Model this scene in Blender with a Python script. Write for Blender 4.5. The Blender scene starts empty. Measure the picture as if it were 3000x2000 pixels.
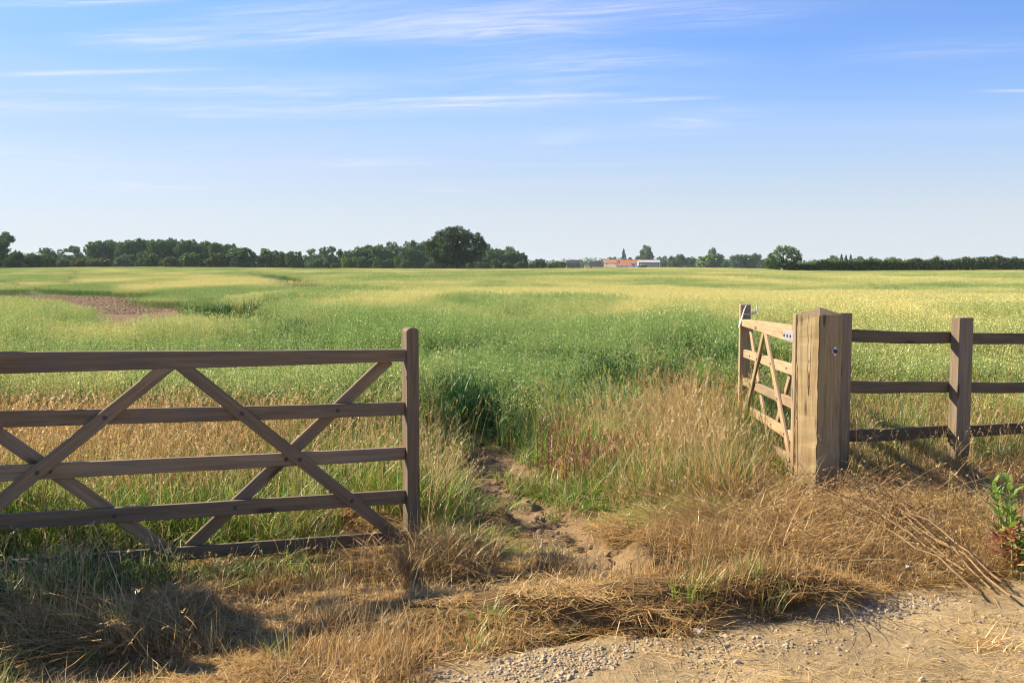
import bpy, bmesh, math, random
import numpy as np
from mathutils import Vector, Matrix

S = bpy.context.scene
COL = S.collection
R = math.radians

# ------------------------------------------------------------------ camera
HC = 1.6                                   # eye height
FX = 2917.0                                # focal length in photo pixels (35 mm lens)
PITCH = math.atan(210 / FX)
cam_d = bpy.data.cameras.new('camera')
cam_d.lens = 35.0
cam_d.sensor_width = 36.0
cam_d.clip_start = 0.05
cam_d.clip_end = 20000
cam = bpy.data.objects.new('camera', cam_d)
cam.location = (0, 0, HC)
cam.rotation_euler = (math.pi / 2 - PITCH, 0, 0)
COL.objects.link(cam)
S.camera = cam

# ------------------------------------------------------------------ light
SUN_EL = R(36.5)
SUN_FROM = Vector((-0.915, 0.403, 0)).normalized()        # horizontal direction to the sun
SUN_STRENGTH = 5.0
SKY_STRENGTH = 0.051
EXPOSURE = 1.22
S.view_settings.view_transform = 'Standard'
S.view_settings.look = 'None'
S.view_settings.gamma = 1
S.view_settings.exposure = EXPOSURE
S.cycles.max_bounces = 6
S.cycles.transparent_max_bounces = 8
S.cycles.use_denoising = True
S.cycles.filter_width = 1.1

sun_d = bpy.data.lights.new('sun', 'SUN')
sun_d.energy = SUN_STRENGTH
sun_d.angle = R(0.53)
sun_d.color = (1.0, 0.87, 0.68)
sun = bpy.data.objects.new('sun', sun_d)
to_sun = Vector((SUN_FROM.x * math.cos(SUN_EL), SUN_FROM.y * math.cos(SUN_EL), math.sin(SUN_EL)))
sun.rotation_euler = to_sun.to_track_quat('Z', 'Y').to_euler()
COL.objects.link(sun)


# ------------------------------------------------------------------ node helper
class NT:
    def __init__(self, tree):
        self.t = tree
        self.n = tree.nodes
        self.l = tree.links

    def new(self, kind, **kw):
        nd = self.n.new(kind)
        for k, v in kw.items():
            setattr(nd, k, v)
        return nd

    def put(self, sock, val):
        if val is None:
            return
        if isinstance(val, bpy.types.NodeSocket):
            self.l.new(val, sock)
        else:
            sock.default_value = val

    def m(self, op, a, b=None, c=None, clamp=False):
        nd = self.new('ShaderNodeMath', operation=op, use_clamp=clamp)
        self.put(nd.inputs[0], a)
        self.put(nd.inputs[1], b)
        self.put(nd.inputs[2], c)
        return nd.outputs[0]

    def mix(self, f, a, b, blend='MIX'):
        nd = self.new('ShaderNodeMix', data_type='RGBA', blend_type=blend)
        self.put(nd.inputs[0], f)
        self.put(nd.inputs[6], a)
        self.put(nd.inputs[7], b)
        return nd.outputs[2]

    def ramp(self, f, stops, interp='LINEAR'):
        nd = self.new('ShaderNodeValToRGB')
        nd.color_ramp.interpolation = interp
        el = nd.color_ramp.elements
        while len(el) < len(stops):
            el.new(0.5)
        for e, (p, c) in zip(el, stops):
            e.position = p
            e.color = c if len(c) == 4 else (*c, 1)
        self.put(nd.inputs[0], f)
        return nd.outputs[0]

    def noise(self, vec, scale, detail=4, rough=0.55, dist=0.0):
        nd = self.new('ShaderNodeTexNoise')
        self.put(nd.inputs['Vector'], vec)
        nd.inputs['Scale'].default_value = scale
        nd.inputs['Detail'].default_value = detail
        nd.inputs['Roughness'].default_value = rough
        nd.inputs['Distortion'].default_value = dist
        return nd.outputs[0]

    def smooth(self, x, a, b):
        nd = self.new('ShaderNodeMapRange', interpolation_type='SMOOTHSTEP')
        self.put(nd.inputs[0], x)
        nd.inputs[1].default_value = a
        nd.inputs[2].default_value = b
        return nd.outputs[0]

    def mapping(self, vec, scale=(1, 1, 1), rot=(0, 0, 0), loc=(0, 0, 0)):
        nd = self.new('ShaderNodeMapping')
        self.put(nd.inputs[0], vec)
        nd.inputs['Location'].default_value = loc
        nd.inputs['Rotation'].default_value = rot
        nd.inputs['Scale'].default_value = scale
        return nd.outputs[0]


# ------------------------------------------------------------------ projection helpers
CP, SP = math.cos(PITCH), math.sin(PITCH)


def ray(px, py):
    a = (px - 1500) / FX
    b = (1000 - py) / FX
    return Vector((a, CP + b * SP, -SP + b * CP))


def at(px, py, Y):
    """world point on the sight line of a photo pixel at forward distance Y"""
    d = ray(px, py)
    return Vector((0, 0, HC)) + d * (Y / d.y)


def gpt(px, py, z=0.0):
    d = ray(px, py)
    k = (z - HC) / d.z
    return Vector((0, 0, HC)) + d * k


def proj(X, Y, Z):
    dep = Y * CP - (Z - HC) * SP
    dep = np.maximum(dep, 1e-3)
    v = Y * SP + (Z - HC) * CP
    return 1500 + FX * X / dep, 1000 - FX * v / dep


def sstep(x, a, b):
    t = np.clip((x - a) / (b - a), 0, 1)
    return t * t * (3 - 2 * t)


# ------------------------------------------------------------------ world: sky with thin high cloud
W = bpy.data.worlds.new('World')
S.world = W
W.use_nodes = True
w = NT(W.node_tree)
w.n.clear()
sky = w.new('ShaderNodeTexSky', sky_type='NISHITA')
sky.sun_disc = False
sky.sun_elevation = SUN_EL
sky.sun_rotation = math.atan2(SUN_FROM.x, SUN_FROM.y)
sky.altitude = 0
sky.air_density = 1.0
sky.dust_density = 0.35
sky.ozone_density = 2.2
tc = w.new('ShaderNodeTexCoord')
sep = w.new('ShaderNodeSeparateXYZ')
w.put(sep.inputs[0], tc.outputs['Generated'])
zz = w.m('MAXIMUM', sep.outputs[2], 0.004)
plx = w.m('DIVIDE', sep.outputs[0], zz)          # where the direction meets a high flat cloud deck
ply = w.m('DIVIDE', sep.outputs[1], zz)
cmb = w.new('ShaderNodeCombineXYZ')
w.put(cmb.inputs[0], plx)
w.put(cmb.inputs[1], ply)
deck = cmb.outputs[0]


def deckpt(px, py):
    d = ray(px, py)
    return d.x / d.z, d.y / d.z


wig = w.noise(deck, 0.55, 3, 0.55)
wigc = w.m('SUBTRACT', wig, 0.5)
# x0,y0 - x1,y1 (photo), half width px, strength, softness
STREAKS = [
    (-150, 16, 640, -6, 13, 0.75, 0), (-300, 228, 850, 197, 8, 0.62, 0), (-400, 318, 640, 283, 20, 0.5, 1),
    (230, 268, 1300, 262, 14, 0.42, 1), (620, 305, 2000, 262, 30, 0.62, 1), (900, 300, 2080, 270, 7, 0.6, 0),
    (1150, 312, 1500, 306, 6, 0.45, 0), (1650, 304, 2180, 281, 7, 0.7, 0), (440, 343, 860, 338, 7, 0.5, 0),
    (520, 112, 1400, 38, 34, 0.62, 1), (1080, 85, 1880, 48, 42, 0.62, 1), (1250, 45, 2100, -8, 22, 0.6, 1),
    (270, 140, 700, 112, 26, 0.5, 1), (330, 135, 1450, 45, 18, 0.42, 1), (800, 92, 2080, -4, 22, 0.5, 1), (300, 322, 1700, 290, 16, 0.42, 1), (1900, 350, 2180, 366, 22, 0.36, 1), (1580, 395, 1760, 402, 24, 0.3, 1),
    (2820, 268, 3200, 266, 6, 0.5, 0), (1280, 215, 2150, 185, 30, 0.42, 1), (850, 490, 1300, 462, 10, 0.25, 1),
    (-200, 448, 500, 470, 20, 0.25, 1), (200, 530, 620, 560, 14, 0.25, 1), (1250, 562, 1420, 556, 9, 0.25, 1),
    (2450, 155, 3200, 130, 20, 0.2, 1), (1800, 60, 2500, 20, 30, 0.3, 1), (550, 60, 1100, 10, 22, 0.35, 1),
]
total = None
for (x0, y0, x1, y1, hw, st, soft) in STREAKS:
    ax, ay = deckpt(x0, y0)
    bx, by = deckpt(x1, y1)
    dx, dy = bx - ax, by - ay
    L = math.hypot(dx, dy)
    if soft:
        ax, ay, L = ax - .2 * dx, ay - .2 * dy, L * 1.4
        dx, dy = dx / 1.0 * 1.4, dy * 1.4
    dx, dy = dx / L, dy / L
    el = (790 - (y0 + y1) / 2) / FX
    wid = hw * (1.6 if soft else 0.75) / FX / el ** 2
    s_ = w.m('ADD', w.m('MULTIPLY', w.m('SUBTRACT', plx, ax), dx), w.m('MULTIPLY', w.m('SUBTRACT', ply, ay), dy))
    d_ = w.m('SUBTRACT', w.m('MULTIPLY', w.m('SUBTRACT', ply, ay), dx), w.m('MULTIPLY', w.m('SUBTRACT', plx, ax), dy))
    d_ = w.m('ADD', d_, w.m('MULTIPLY', wigc, wid * (2.0 if soft else 1.2)))
    q = w.m('DIVIDE', d_, wid)
    g = w.m('EXPONENT', w.m('MULTIPLY', w.m('MULTIPLY', q, q), -1.0))
    e = w.m('MULTIPLY', w.smooth(s_, 0.0, L * 0.45), w.smooth(s_, L, L * 0.45))
    cv = w.new('ShaderNodeCombineXYZ')
    w.put(cv.inputs[0], w.m('MULTIPLY', s_, 0.8 if soft else 1.6))
    w.put(cv.inputs[1], w.m('MULTIPLY', q, 1.15 if soft else 0.8))
    cv.inputs[2].default_value = x0 * 0.13 + y0 * 0.71
    strand = w.noise(cv.outputs[0], 1.0, 6, 0.62, 0.5)
    if soft:
        cv2 = w.new('ShaderNodeCombineXYZ')
        w.put(cv2.inputs[0], w.m('MULTIPLY', s_, 2.6))
        w.put(cv2.inputs[1], w.m('ADD', w.m('MULTIPLY', q, 4.5), w.m('MULTIPLY', s_, 1.4)))
        cv2.inputs[2].default_value = x0 * 0.31 - y0 * 0.2
        fibre = w.noise(cv2.outputs[0], 1.0, 5, 0.65, 0.8)
        tex = w.m('MULTIPLY', w.smooth(strand, 0.30, 0.72), w.m('ADD', w.m('MULTIPLY', w.smooth(fibre, 0.3, 0.7), 0.75), 0.25))
    else:
        tex = w.smooth(strand, 0.25, 0.62)
    a = w.m('MULTIPLY', w.m('MULTIPLY', w.m('MULTIPLY', g, e), tex), st * (1.15 if soft else 0.8))
    total = a if total is None else w.m('MAXIMUM', total, w.m('ADD', w.m('MULTIPLY', total, 0.6), a)) if False else (a if total is None else w.m('ADD', w.m('MULTIPLY', total, w.m('SUBTRACT', 1.0, a)), a))
# general thin veil, thickening to the horizon
veil = w.m('MULTIPLY', w.smooth(w.noise(w.mapping(deck, (0.12, 0.4, 1)), 1.0, 5, 0.6, 0.5), 0.4, 0.8), w.m('MULTIPLY', w.smooth(sep.outputs[2], 0.05, 0.14), 0.2))
total = w.m('ADD', w.m('MULTIPLY', total, w.m('SUBTRACT', 1.0, veil)), veil, clamp=True)
CLOUD = (8.4, 8.2, 9.0, 1)
sr = w.new('ShaderNodeSeparateColor')
w.put(sr.inputs[0], sky.outputs[0])
bright = w.smooth(sr.outputs[0], 2.3, 5.0)
tint = w.mix(bright, (0.78, 1.08, 1.62, 1), (0.74, 0.87, 1.25, 1))
skyc = w.mix(1.0, sky.outputs[0], tint, 'MULTIPLY')
low = w.m('MULTIPLY', w.smooth(sep.outputs[2], 0.24, -0.02), 0.93)
skyc = w.mix(low, skyc, w.mix(bright, (5.9, 6.65, 7.3, 1), (6.5, 6.98, 7.4, 1)))
colr = w.mix(total, skyc, CLOUD)
bg = w.new('ShaderNodeBackground')
w.put(bg.inputs[0], colr)
bg.inputs[1].default_value = SKY_STRENGTH
wo = w.new('ShaderNodeOutputWorld')
w.put(wo.inputs[0], bg.outputs[0])


# ------------------------------------------------------------------ numpy noise
def _hash(ix, iy, seed):
    n = (ix.astype(np.int64) * 374761393 + iy.astype(np.int64) * 668265263 + seed * 982451653) & 0xffffffff
    n = ((n ^ (n >> 13)) * 1274126177) & 0xffffffff
    return ((n ^ (n >> 16)) & 0xffffff) / float(0xffffff)


def vnoise(x, y, seed=0):
    ix, iy = np.floor(x), np.floor(y)
    fx, fy = x - ix, y - iy
    fx = fx * fx * (3 - 2 * fx)
    fy = fy * fy * (3 - 2 * fy)
    a = _hash(ix, iy, seed)
    b = _hash(ix + 1, iy, seed)
    c = _hash(ix, iy + 1, seed)
    d = _hash(ix + 1, iy + 1, seed)
    return (a * (1 - fx) + b * fx) * (1 - fy) + (c * (1 - fx) + d * fx) * fy


def fbm(x, y, seed=0, oct=4, gain=0.5):
    s, amp, tot = 0, 1.0, 0
    for o in range(oct):
        s = s + amp * vnoise(x * 2 ** o + 17.3 * o, y * 2 ** o - 9.1 * o, seed + o)
        tot += amp
        amp *= gain
    return s / tot


def polydist(X, Y, pts, vals=None):
    """distance to a polyline in the ground plane (and an interpolated value along it)"""
    best = np.full(np.shape(X), 1e9)
    bv = np.zeros(np.shape(X))
    for i in range(len(pts) - 1):
        ax, ay = pts[i][0], pts[i][1]
        bx, by = pts[i + 1][0], pts[i + 1][1]
        dx, dy = bx - ax, by - ay
        t = np.clip(((X - ax) * dx + (Y - ay) * dy) / (dx * dx + dy * dy), 0, 1)
        d = np.hypot(X - ax - t * dx, Y - ay - t * dy)
        k = d < best
        best = np.where(k, d, best)
        if vals is not None:
            bv = np.where(k, vals[i] * (1 - t) + vals[i + 1] * t, bv)
    return (best, bv) if vals is not None else best


# ------------------------------------------------------------------ lie of the land
EDGE_T = [-0.9, -0.6, -0.36, -0.17, 0.0, 0.03, 0.14, 0.2, 0.255, 0.285, 0.35, 0.6, 0.9]
EDGE_Y = [788, 787.5, 783.5, 788, 789.5, 788, 785.5, 786, 789, 792, 792.5, 789.5, 789]
PATH = [gpt(*p) for p in [(1395, 1270), (1420, 1330), (1470, 1400), (1545, 1480), (1630, 1550), (1710, 1610), (1780, 1662), (1840, 1700)]]
PATHW = [0.15, 0.19, 0.21, 0.20, 0.18, 0.18, 0.17, 0.10]
TRK_X = [-400, 700, 1150, 1300, 1500, 1750, 2050, 2250, 2500, 2750, 3000, 3400, 4200]  # photo columns of the track edge
TRK_Y = [2330, 2110, 2000, 1938, 1890, 1856, 1836, 1816, 1770, 1722, 1682, 1615, 1490]
# gate lines (ground plan)
LG_A = np.array((-0.583, 5.68))                     # shutting stile of the closed gate
LG_U = np.array((-0.951, -0.309))                   # towards its hinge
POST = np.array((2.19, 7.02))                       # gate post
FD = np.array((0.894, 0.447))                       # line of the fence, to the right


def trackness(X, Y):
    u, v = proj(X, Y, 0 * X)
    lim = np.interp(u, TRK_X, TRK_Y)
    return sstep(v - lim + 60 * (fbm(X * 3, Y * 3, 41, 3) - .5), -22, 22)


def pathness(X, Y):
    d, wd = polydist(X, Y, PATH, PATHW)
    wd = wd + 0.22 * (fbm(X * 3.1, Y * 3.1, 7, 3) - 0.5)
    return sstep(d, wd + 0.07, wd - 0.07)


def far_height(X, Y):
    t = X / np.maximum(Y, 1.0)
    e = np.interp(t, EDGE_T, EDGE_Y)
    top330 = HC - (e - 790) / FX * 330 - 0.72
    beyond = HC - (e + 1.5 - 790) / FX * np.clip(Y, 330, 1000) - 0.4
    h = top330 * sstep(Y, 25, 320)
    dip = -1.75 * sstep(-t, 0.10, 0.34) * np.exp(-(np.log(np.maximum(Y, 1) / 85) / 0.62) ** 2)
    dip = dip - 0.35 * np.exp(-(np.log(np.maximum(Y, 1) / 55) / 0.6) ** 2) * sstep(t, -0.25, 0.1)
    h = h + dip
    h = np.where(Y > 330, h + (beyond - top330 - 0.0) * sstep(Y, 330, 420), h)
    return h + 0.25 * (fbm(X / 22, Y / 30, 3, 2) - 0.5) * sstep(Y, 20, 60) * sstep(Y, 330, 280)


def height(X, Y):
    X = np.asarray(X, float)
    Y = np.asarray(Y, float)
    h = far_height(X, Y)
    near = sstep(Y, 16, 11)
    tr = trackness(X, Y) * near
    pa = pathness(X, Y) * near
    # turf lumps and ridges on the verge
    l1 = (fbm(X * 0.9, Y * 2.1, 11, 3) - 0.5) * 0.22
    l2 = (fbm(X * 3.2, Y * 4.2, 12, 4) - 0.5) * 0.14
    verge = near * (1 - tr) * (1 - pa) * sstep(Y, 3.0, 4.2)
    gd = polydist(X, Y, [(-3.6, 4.35), (-0.58, 5.68), (2.2, 7.0), (5.5, 8.6)])
    h = h + verge * (l1 + l2) * (1 - .75 * np.exp(-(gd / .28) ** 2))
    # two low ridges of matted turf along the verge
    u, v = proj(X, Y, 0 * X)
    for (yy, amp, wd) in ((1775, 0.10, 30), (1835, 0.035, 26)):
        cy = yy + 26 * np.sin(u / 330.0 + yy) + 30 * (fbm(X * .8, 0 * X + yy, 13, 2) - .5)
        h = h + verge * amp * np.exp(-((v - cy) / wd) ** 2) * sstep(u, 600, 1150) * sstep(u, 2600, 2200)
    # heap of flattened hay at the foot of the gate post
    h = h + verge * 0.10 * np.exp(-(((u - 2030) / 190) ** 2 + ((v - 1585) / 60) ** 2))
    h = h + verge * 0.07 * np.exp(-(((u - 2420) / 330) ** 2 + ((v - 1600) / 70) ** 2))
    # path: clods and wheel ruts
    cl = (fbm(X * 7.5, Y * 6.0, 21, 4) - 0.5) * 0.13 - 0.04
    cl = cl - 0.055 * sstep(fbm(X * 4.2, Y * 5.2, 23, 3), 0.55, 0.72)
    h = h + pa * cl
    h = h + tr * ((fbm(X * 2.2, Y * 2.6, 31, 4) - 0.5) * 0.035 + (fbm(X * 14, Y * 14, 32, 3) - 0.5) * 0.012)
    # ground falls a little along the fence to the right
    h = h - 0.10 * sstep(X, 2.4, 4.5) * sstep(Y, 5.6, 6.6) * near
    return h


# ------------------------------------------------------------------ materials
def new_mat(name):
    m = bpy.data.materials.new(name)
    m.use_nodes = True
    nt = NT(m.node_tree)
    nt.n.clear()
    out = nt.new('ShaderNodeOutputMaterial')
    return m, nt, out


def principled(nt, out, col, rough=0.8, spec=0.3, metal=0.0, normal=None):
    b = nt.new('ShaderNodeBsdfPrincipled')
    nt.put(b.inputs['Base Color'], col)
    nt.put(b.inputs['Roughness'], rough)
    b.inputs['Specular IOR Level'].default_value = spec
    b.inputs['Metallic'].default_value = metal
    if normal is not None:
        nt.put(b.inputs['Normal'], normal)
    nt.put(out.inputs[0], b.outputs[0])
    return b


def bump(nt, hgt, strength, dist):
    b = nt.new('ShaderNodeBump')
    b.inputs['Strength'].default_value = strength
    b.inputs['Distance'].default_value = dist
    nt.put(b.inputs['Height'], hgt)
    return b.outputs[0]


def attr(nt, name, kind='GEOMETRY'):
    a = nt.new('ShaderNodeAttribute', attribute_type=kind, attribute_name=name)
    return a


def leafy(nt, out, col, trans=0.35, gloss=0.04):
    d = nt.new('ShaderNodeBsdfDiffuse')
    nt.put(d.inputs[0], col)
    t = nt.new('ShaderNodeBsdfTranslucent')
    nt.put(t.inputs[0], col)
    mx = nt.new('ShaderNodeMixShader')
    mx.inputs[0].default_value = trans
    nt.l.new(d.outputs[0], mx.inputs[1])
    nt.l.new(t.outputs[0], mx.inputs[2])
    if gloss > 0:
        g = nt.new('ShaderNodeBsdfGlossy')
        g.inputs['Roughness'].default_value = 0.42
        g.inputs[0].default_value = (0.9, 0.9, 0.9, 1)
        m2 = nt.new('ShaderNodeMixShader')
        m2.inputs[0].default_value = gloss
        nt.l.new(mx.outputs[0], m2.inputs[1])
        nt.l.new(g.outputs[0], m2.inputs[2])
        mx = m2
    nt.l.new(mx.outputs[0], out.inputs[0])


def mat_grass(name, trans=0.35, gloss=0.04):
    m, nt, out = new_mat(name)
    c = attr(nt, 'Col').outputs[0]
    rnd = nt.new('ShaderNodeObjectInfo').outputs['Random']
    k = nt.m('ADD', nt.m('MULTIPLY', rnd, 0.5), 0.75)
    cc = nt.new('ShaderNodeCombineColor')
    for i in range(3):
        nt.put(cc.inputs[i], k)
    c2 = nt.mix(1.0, c, cc.outputs[0], 'MULTIPLY')
    leafy(nt, out, c2, trans, gloss)
    return m


def mat_crop():
    m, nt, out = new_mat('oat_leaf_and_head')
    a = attr(nt, 'Col').outputs[0]
    b = attr(nt, 'ColRipe').outputs[0]
    r = attr(nt, 'ripe', 'INSTANCER').outputs['Fac']
    c = nt.mix(r, a, b)
    leafy(nt, out, c, 0.3, 0.03)
    return m


M_GRASS = mat_grass('grass_blades')
M_HAY = mat_grass('dry_hay', 0.25, 0.03)
M_CROP = mat_crop()


def mat_wood(name, light, dark, grey=0.3, algae=0.0, cracks=0.0):
    m, nt, out = new_mat(name)
    tco = nt.new('ShaderNodeTexCoord').outputs['Object']
    rnd = nt.new('ShaderNodeObjectInfo').outputs['Random']
    off = nt.new('ShaderNodeCombineXYZ')
    nt.put(off.inputs[0], nt.m('MULTIPLY', rnd, 37.0))
    nt.put(off.inputs[1], nt.m('MULTIPLY', rnd, 11.0))
    va = nt.new('ShaderNodeVectorMath', operation='ADD')
    nt.put(va.inputs[0], tco)
    nt.put(va.inputs[1], off.outputs[0])
    v = va.outputs[0]
    # long grain, bent round the knots
    kn = nt.new('ShaderNodeTexVoronoi')
    kn.inputs['Scale'].default_value = 1.0
    nt.put(kn.inputs['Vector'], nt.mapping(v, (1.9, 8.0, 8.0)))
    kd = kn.outputs['Distance']
    grain = nt.noise(nt.mapping(v, (2.2, 42, 42)), 1.0, 5, 0.6, 0.7)
    broad = nt.noise(nt.mapping(v, (0.9, 7, 7)), 1.0, 4, 0.55, 0.4)
    stain = nt.noise(nt.mapping(v, (3.2, 3.2, 3.2)), 1.3, 5, 0.6)
    c = nt.mix(nt.smooth(grain, 0.3, 0.72), (*light, 1), (*dark, 1))
    c = nt.mix(nt.m('MULTIPLY', nt.smooth(broad, 0.45, 0.75), 0.5), c, (*[x * 0.7 for x in dark], 1))
    g = sum(light) / 3 * 0.75
    c = nt.mix(nt.m('MULTIPLY', nt.smooth(stain, 0.4, 0.7), grey), c, (g, g * 0.95, g * 0.88, 1))
    c = nt.mix(nt.m('MULTIPLY', nt.smooth(kd, 0.17, 0.06), 0.8), c, (0.055, 0.032, 0.018, 1))
    tone = nt.m('ADD', nt.m('MULTIPLY', rnd, 0.5), 0.76)
    tc3 = nt.new('ShaderNodeCombineColor')
    for j in range(3):
        nt.put(tc3.inputs[j], tone)
    c = nt.mix(1.0, c, tc3.outputs[0], 'MULTIPLY')
    wpos = nt.new('ShaderNodeSeparateXYZ')
    nt.put(wpos.inputs[0], nt.new('ShaderNodeNewGeometry').outputs['Position'])
    mud = nt.m('ADD', wpos.outputs[2], nt.m('MULTIPLY', nt.m('SUBTRACT', stain, .5), .5))
    c = nt.mix(nt.m('MULTIPLY', nt.smooth(mud, .34, .02), .55), c, (.085, .062, .038, 1))
    hgt = nt.m('MULTIPLY', grain, 1.0)
    if algae:
        al = nt.noise(nt.mapping(v, (1.3, 6, 6)), 1.6, 5, 0.65, 0.5)
        c = nt.mix(nt.m('MULTIPLY', nt.smooth(al, 0.5, 0.68), algae), c, (0.16, 0.15, 0.055, 1))
        ds = nt.noise(nt.mapping(v, (2.0, 30, 30), loc=(4, 2, 9)), 1.0, 6, 0.7, 0.4)
        c = nt.mix(nt.m('MULTIPLY', nt.smooth(ds, 0.6, 0.72), algae), c, (0.07, 0.06, 0.045, 1))
    if algae:
        # weathered end grain on top
        nz = nt.new('ShaderNodeSeparateXYZ')
        nt.put(nz.inputs[0], nt.new('ShaderNodeNewGeometry').outputs['True Normal'])
        tf_ = nt.m('MULTIPLY', nt.smooth(nz.outputs[2], .5, .8), nt.m('ADD', nt.m('MULTIPLY', stain, .5), .45))
        c = nt.mix(tf_, c, (.13, .098, .062, 1))
    if cracks:
        ck = nt.noise(nt.mapping(v, (0.13, 7.5, 7.5), loc=(1, 5, 3)), 1.0, 2, 0.35, 0.1)
        line = nt.m('ABSOLUTE', nt.m('SUBTRACT', ck, 0.5))
        lf = nt.smooth(line, 0.006 * cracks, 0.002 * cracks)
        c = nt.mix(nt.m('MULTIPLY', lf, 0.9), c, (0.03, 0.02, 0.013, 1))
        hgt = nt.m('SUBTRACT', hgt, nt.m('MULTIPLY', lf, 1.5))
    principled(nt, out, c, 0.72, 0.25, 0, bump(nt, hgt, 0.6, 0.004))
    return m


WOOD = mat_wood('weathered_shaded_softwood', (0.275, 0.195, 0.112), (0.16, 0.112, 0.066), 0.4)  # weathered tone, darkened further to match the closed gate's shaded face
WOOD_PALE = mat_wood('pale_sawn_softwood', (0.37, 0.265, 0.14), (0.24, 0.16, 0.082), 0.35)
WOOD_POST = mat_wood('rough_sawn_post_wood', (0.47, 0.345, 0.165), (0.31, 0.21, 0.094), 0.22, 0.62, 0.7)
WOOD_RAIL = mat_wood('dark_weathered_rail_wood', (0.165, 0.115, 0.065), (0.095, 0.067, 0.040), 0.25, 0.25)
WOOD_FP = mat_wood('fence_post_wood', (0.33, 0.24, 0.14), (0.20, 0.14, 0.085), 0.3, 0.3)


def mat_simple(name, col, rough=0.8, metal=0.0, var=0.25, scale=6.0, spec=0.3):
    m, nt, out = new_mat(name)
    tco = nt.new('ShaderNodeTexCoord').outputs['Object']
    n = nt.noise(tco, scale, 4, 0.6)
    k = nt.m('ADD', nt.m('MULTIPLY', n, var * 2), 1 - var)
    cc = nt.new('ShaderNodeCombineColor')
    for i in range(3):
        nt.put(cc.inputs[i], nt.m('MULTIPLY', k, col[i]))
    principled(nt, out, cc.outputs[0], rough, spec, metal)
    return m


GALV = mat_simple('galvanised_steel', (0.55, 0.56, 0.57), 0.45, 0.7, 0.2, 30)
RUST = mat_simple('rusty_bolt', (0.16, 0.10, 0.07), 0.7, 0.5, 0.3, 60)


# ------------------------------------------------------------------ object helpers
def tag(o, label=None, cat=None, group=None, kind=None):
    if label:
        o['label'] = label
    if cat:
        o['category'] = cat
    if group:
        o['group'] = group
    if kind:
        o['kind'] = kind
    return o


def empty(name, loc=(0, 0, 0), rotz=0.0):
    o = bpy.data.objects.new(name, None)
    o.empty_display_size = 0.2
    o.location = loc
    o.rotation_euler = (0, 0, rotz)
    COL.objects.link(o)
    return o


def link(name, me, mat=None, parent=None, mtx=None):
    o = bpy.data.objects.new(name, me)
    if mat is not None:
        if not me.materials:
            me.materials.append(mat)
    COL.objects.link(o)
    if parent is not None:
        o.parent = parent
    if mtx is not None:
        o.matrix_local = mtx
    return o


def np_mesh(name, verts, quads=None, tris=None, colors=None):
    verts = np.asarray(verts, np.float32)
    me = bpy.data.meshes.new(name)
    nq = 0 if quads is None else len(quads)
    nt_ = 0 if tris is None else len(tris)
    me.vertices.add(len(verts))
    me.vertices.foreach_set('co', verts.ravel())
    parts, starts, s = [], [], 0
    if nq:
        parts.append(np.asarray(quads, np.int32).ravel())
        starts.append(np.arange(nq) * 4)
        s = nq * 4
    if nt_:
        parts.append(np.asarray(tris, np.int32).ravel())
        starts.append(s + np.arange(nt_) * 3)
    loops = np.concatenate(parts)
    me.loops.add(len(loops))
    me.loops.foreach_set('vertex_index', loops)
    me.polygons.add(nq + nt_)
    me.polygons.foreach_set('loop_start', np.concatenate(starts).astype(np.int32))
    me.update(calc_edges=True)
    me.validate()
    if colors:
        for nm, c in colors.items():
            a = me.color_attributes.new(nm, 'FLOAT_COLOR', 'POINT')
            c = np.asarray(c, np.float32)
            if c.shape[1] == 3:
                c = np.concatenate([c, np.ones((len(c), 1), np.float32)], 1)
            a.data.foreach_set('color', c.ravel())
    return me


def bm_mesh(name, bm):
    me = bpy.data.meshes.new(name)
    bmesh.ops.recalc_face_normals(bm, faces=bm.faces)
    bm.to_mesh(me)
    bm.free()
    return me


def box_bm(bm, x0, x1, y0, y1, z0, z1):
    vs = [bm.verts.new(p) for p in ((x0, y0, z0), (x1, y0, z0), (x1, y1, z0), (x0, y1, z0),
                                    (x0, y0, z1), (x1, y0, z1), (x1, y1, z1), (x0, y1, z1))]
    for f in ((0, 3, 2, 1), (4, 5, 6, 7), (0, 1, 5, 4), (1, 2, 6, 5), (2, 3, 7, 6), (3, 0, 4, 7)):
        bm.faces.new([vs[i] for i in f])
    return vs


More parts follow.
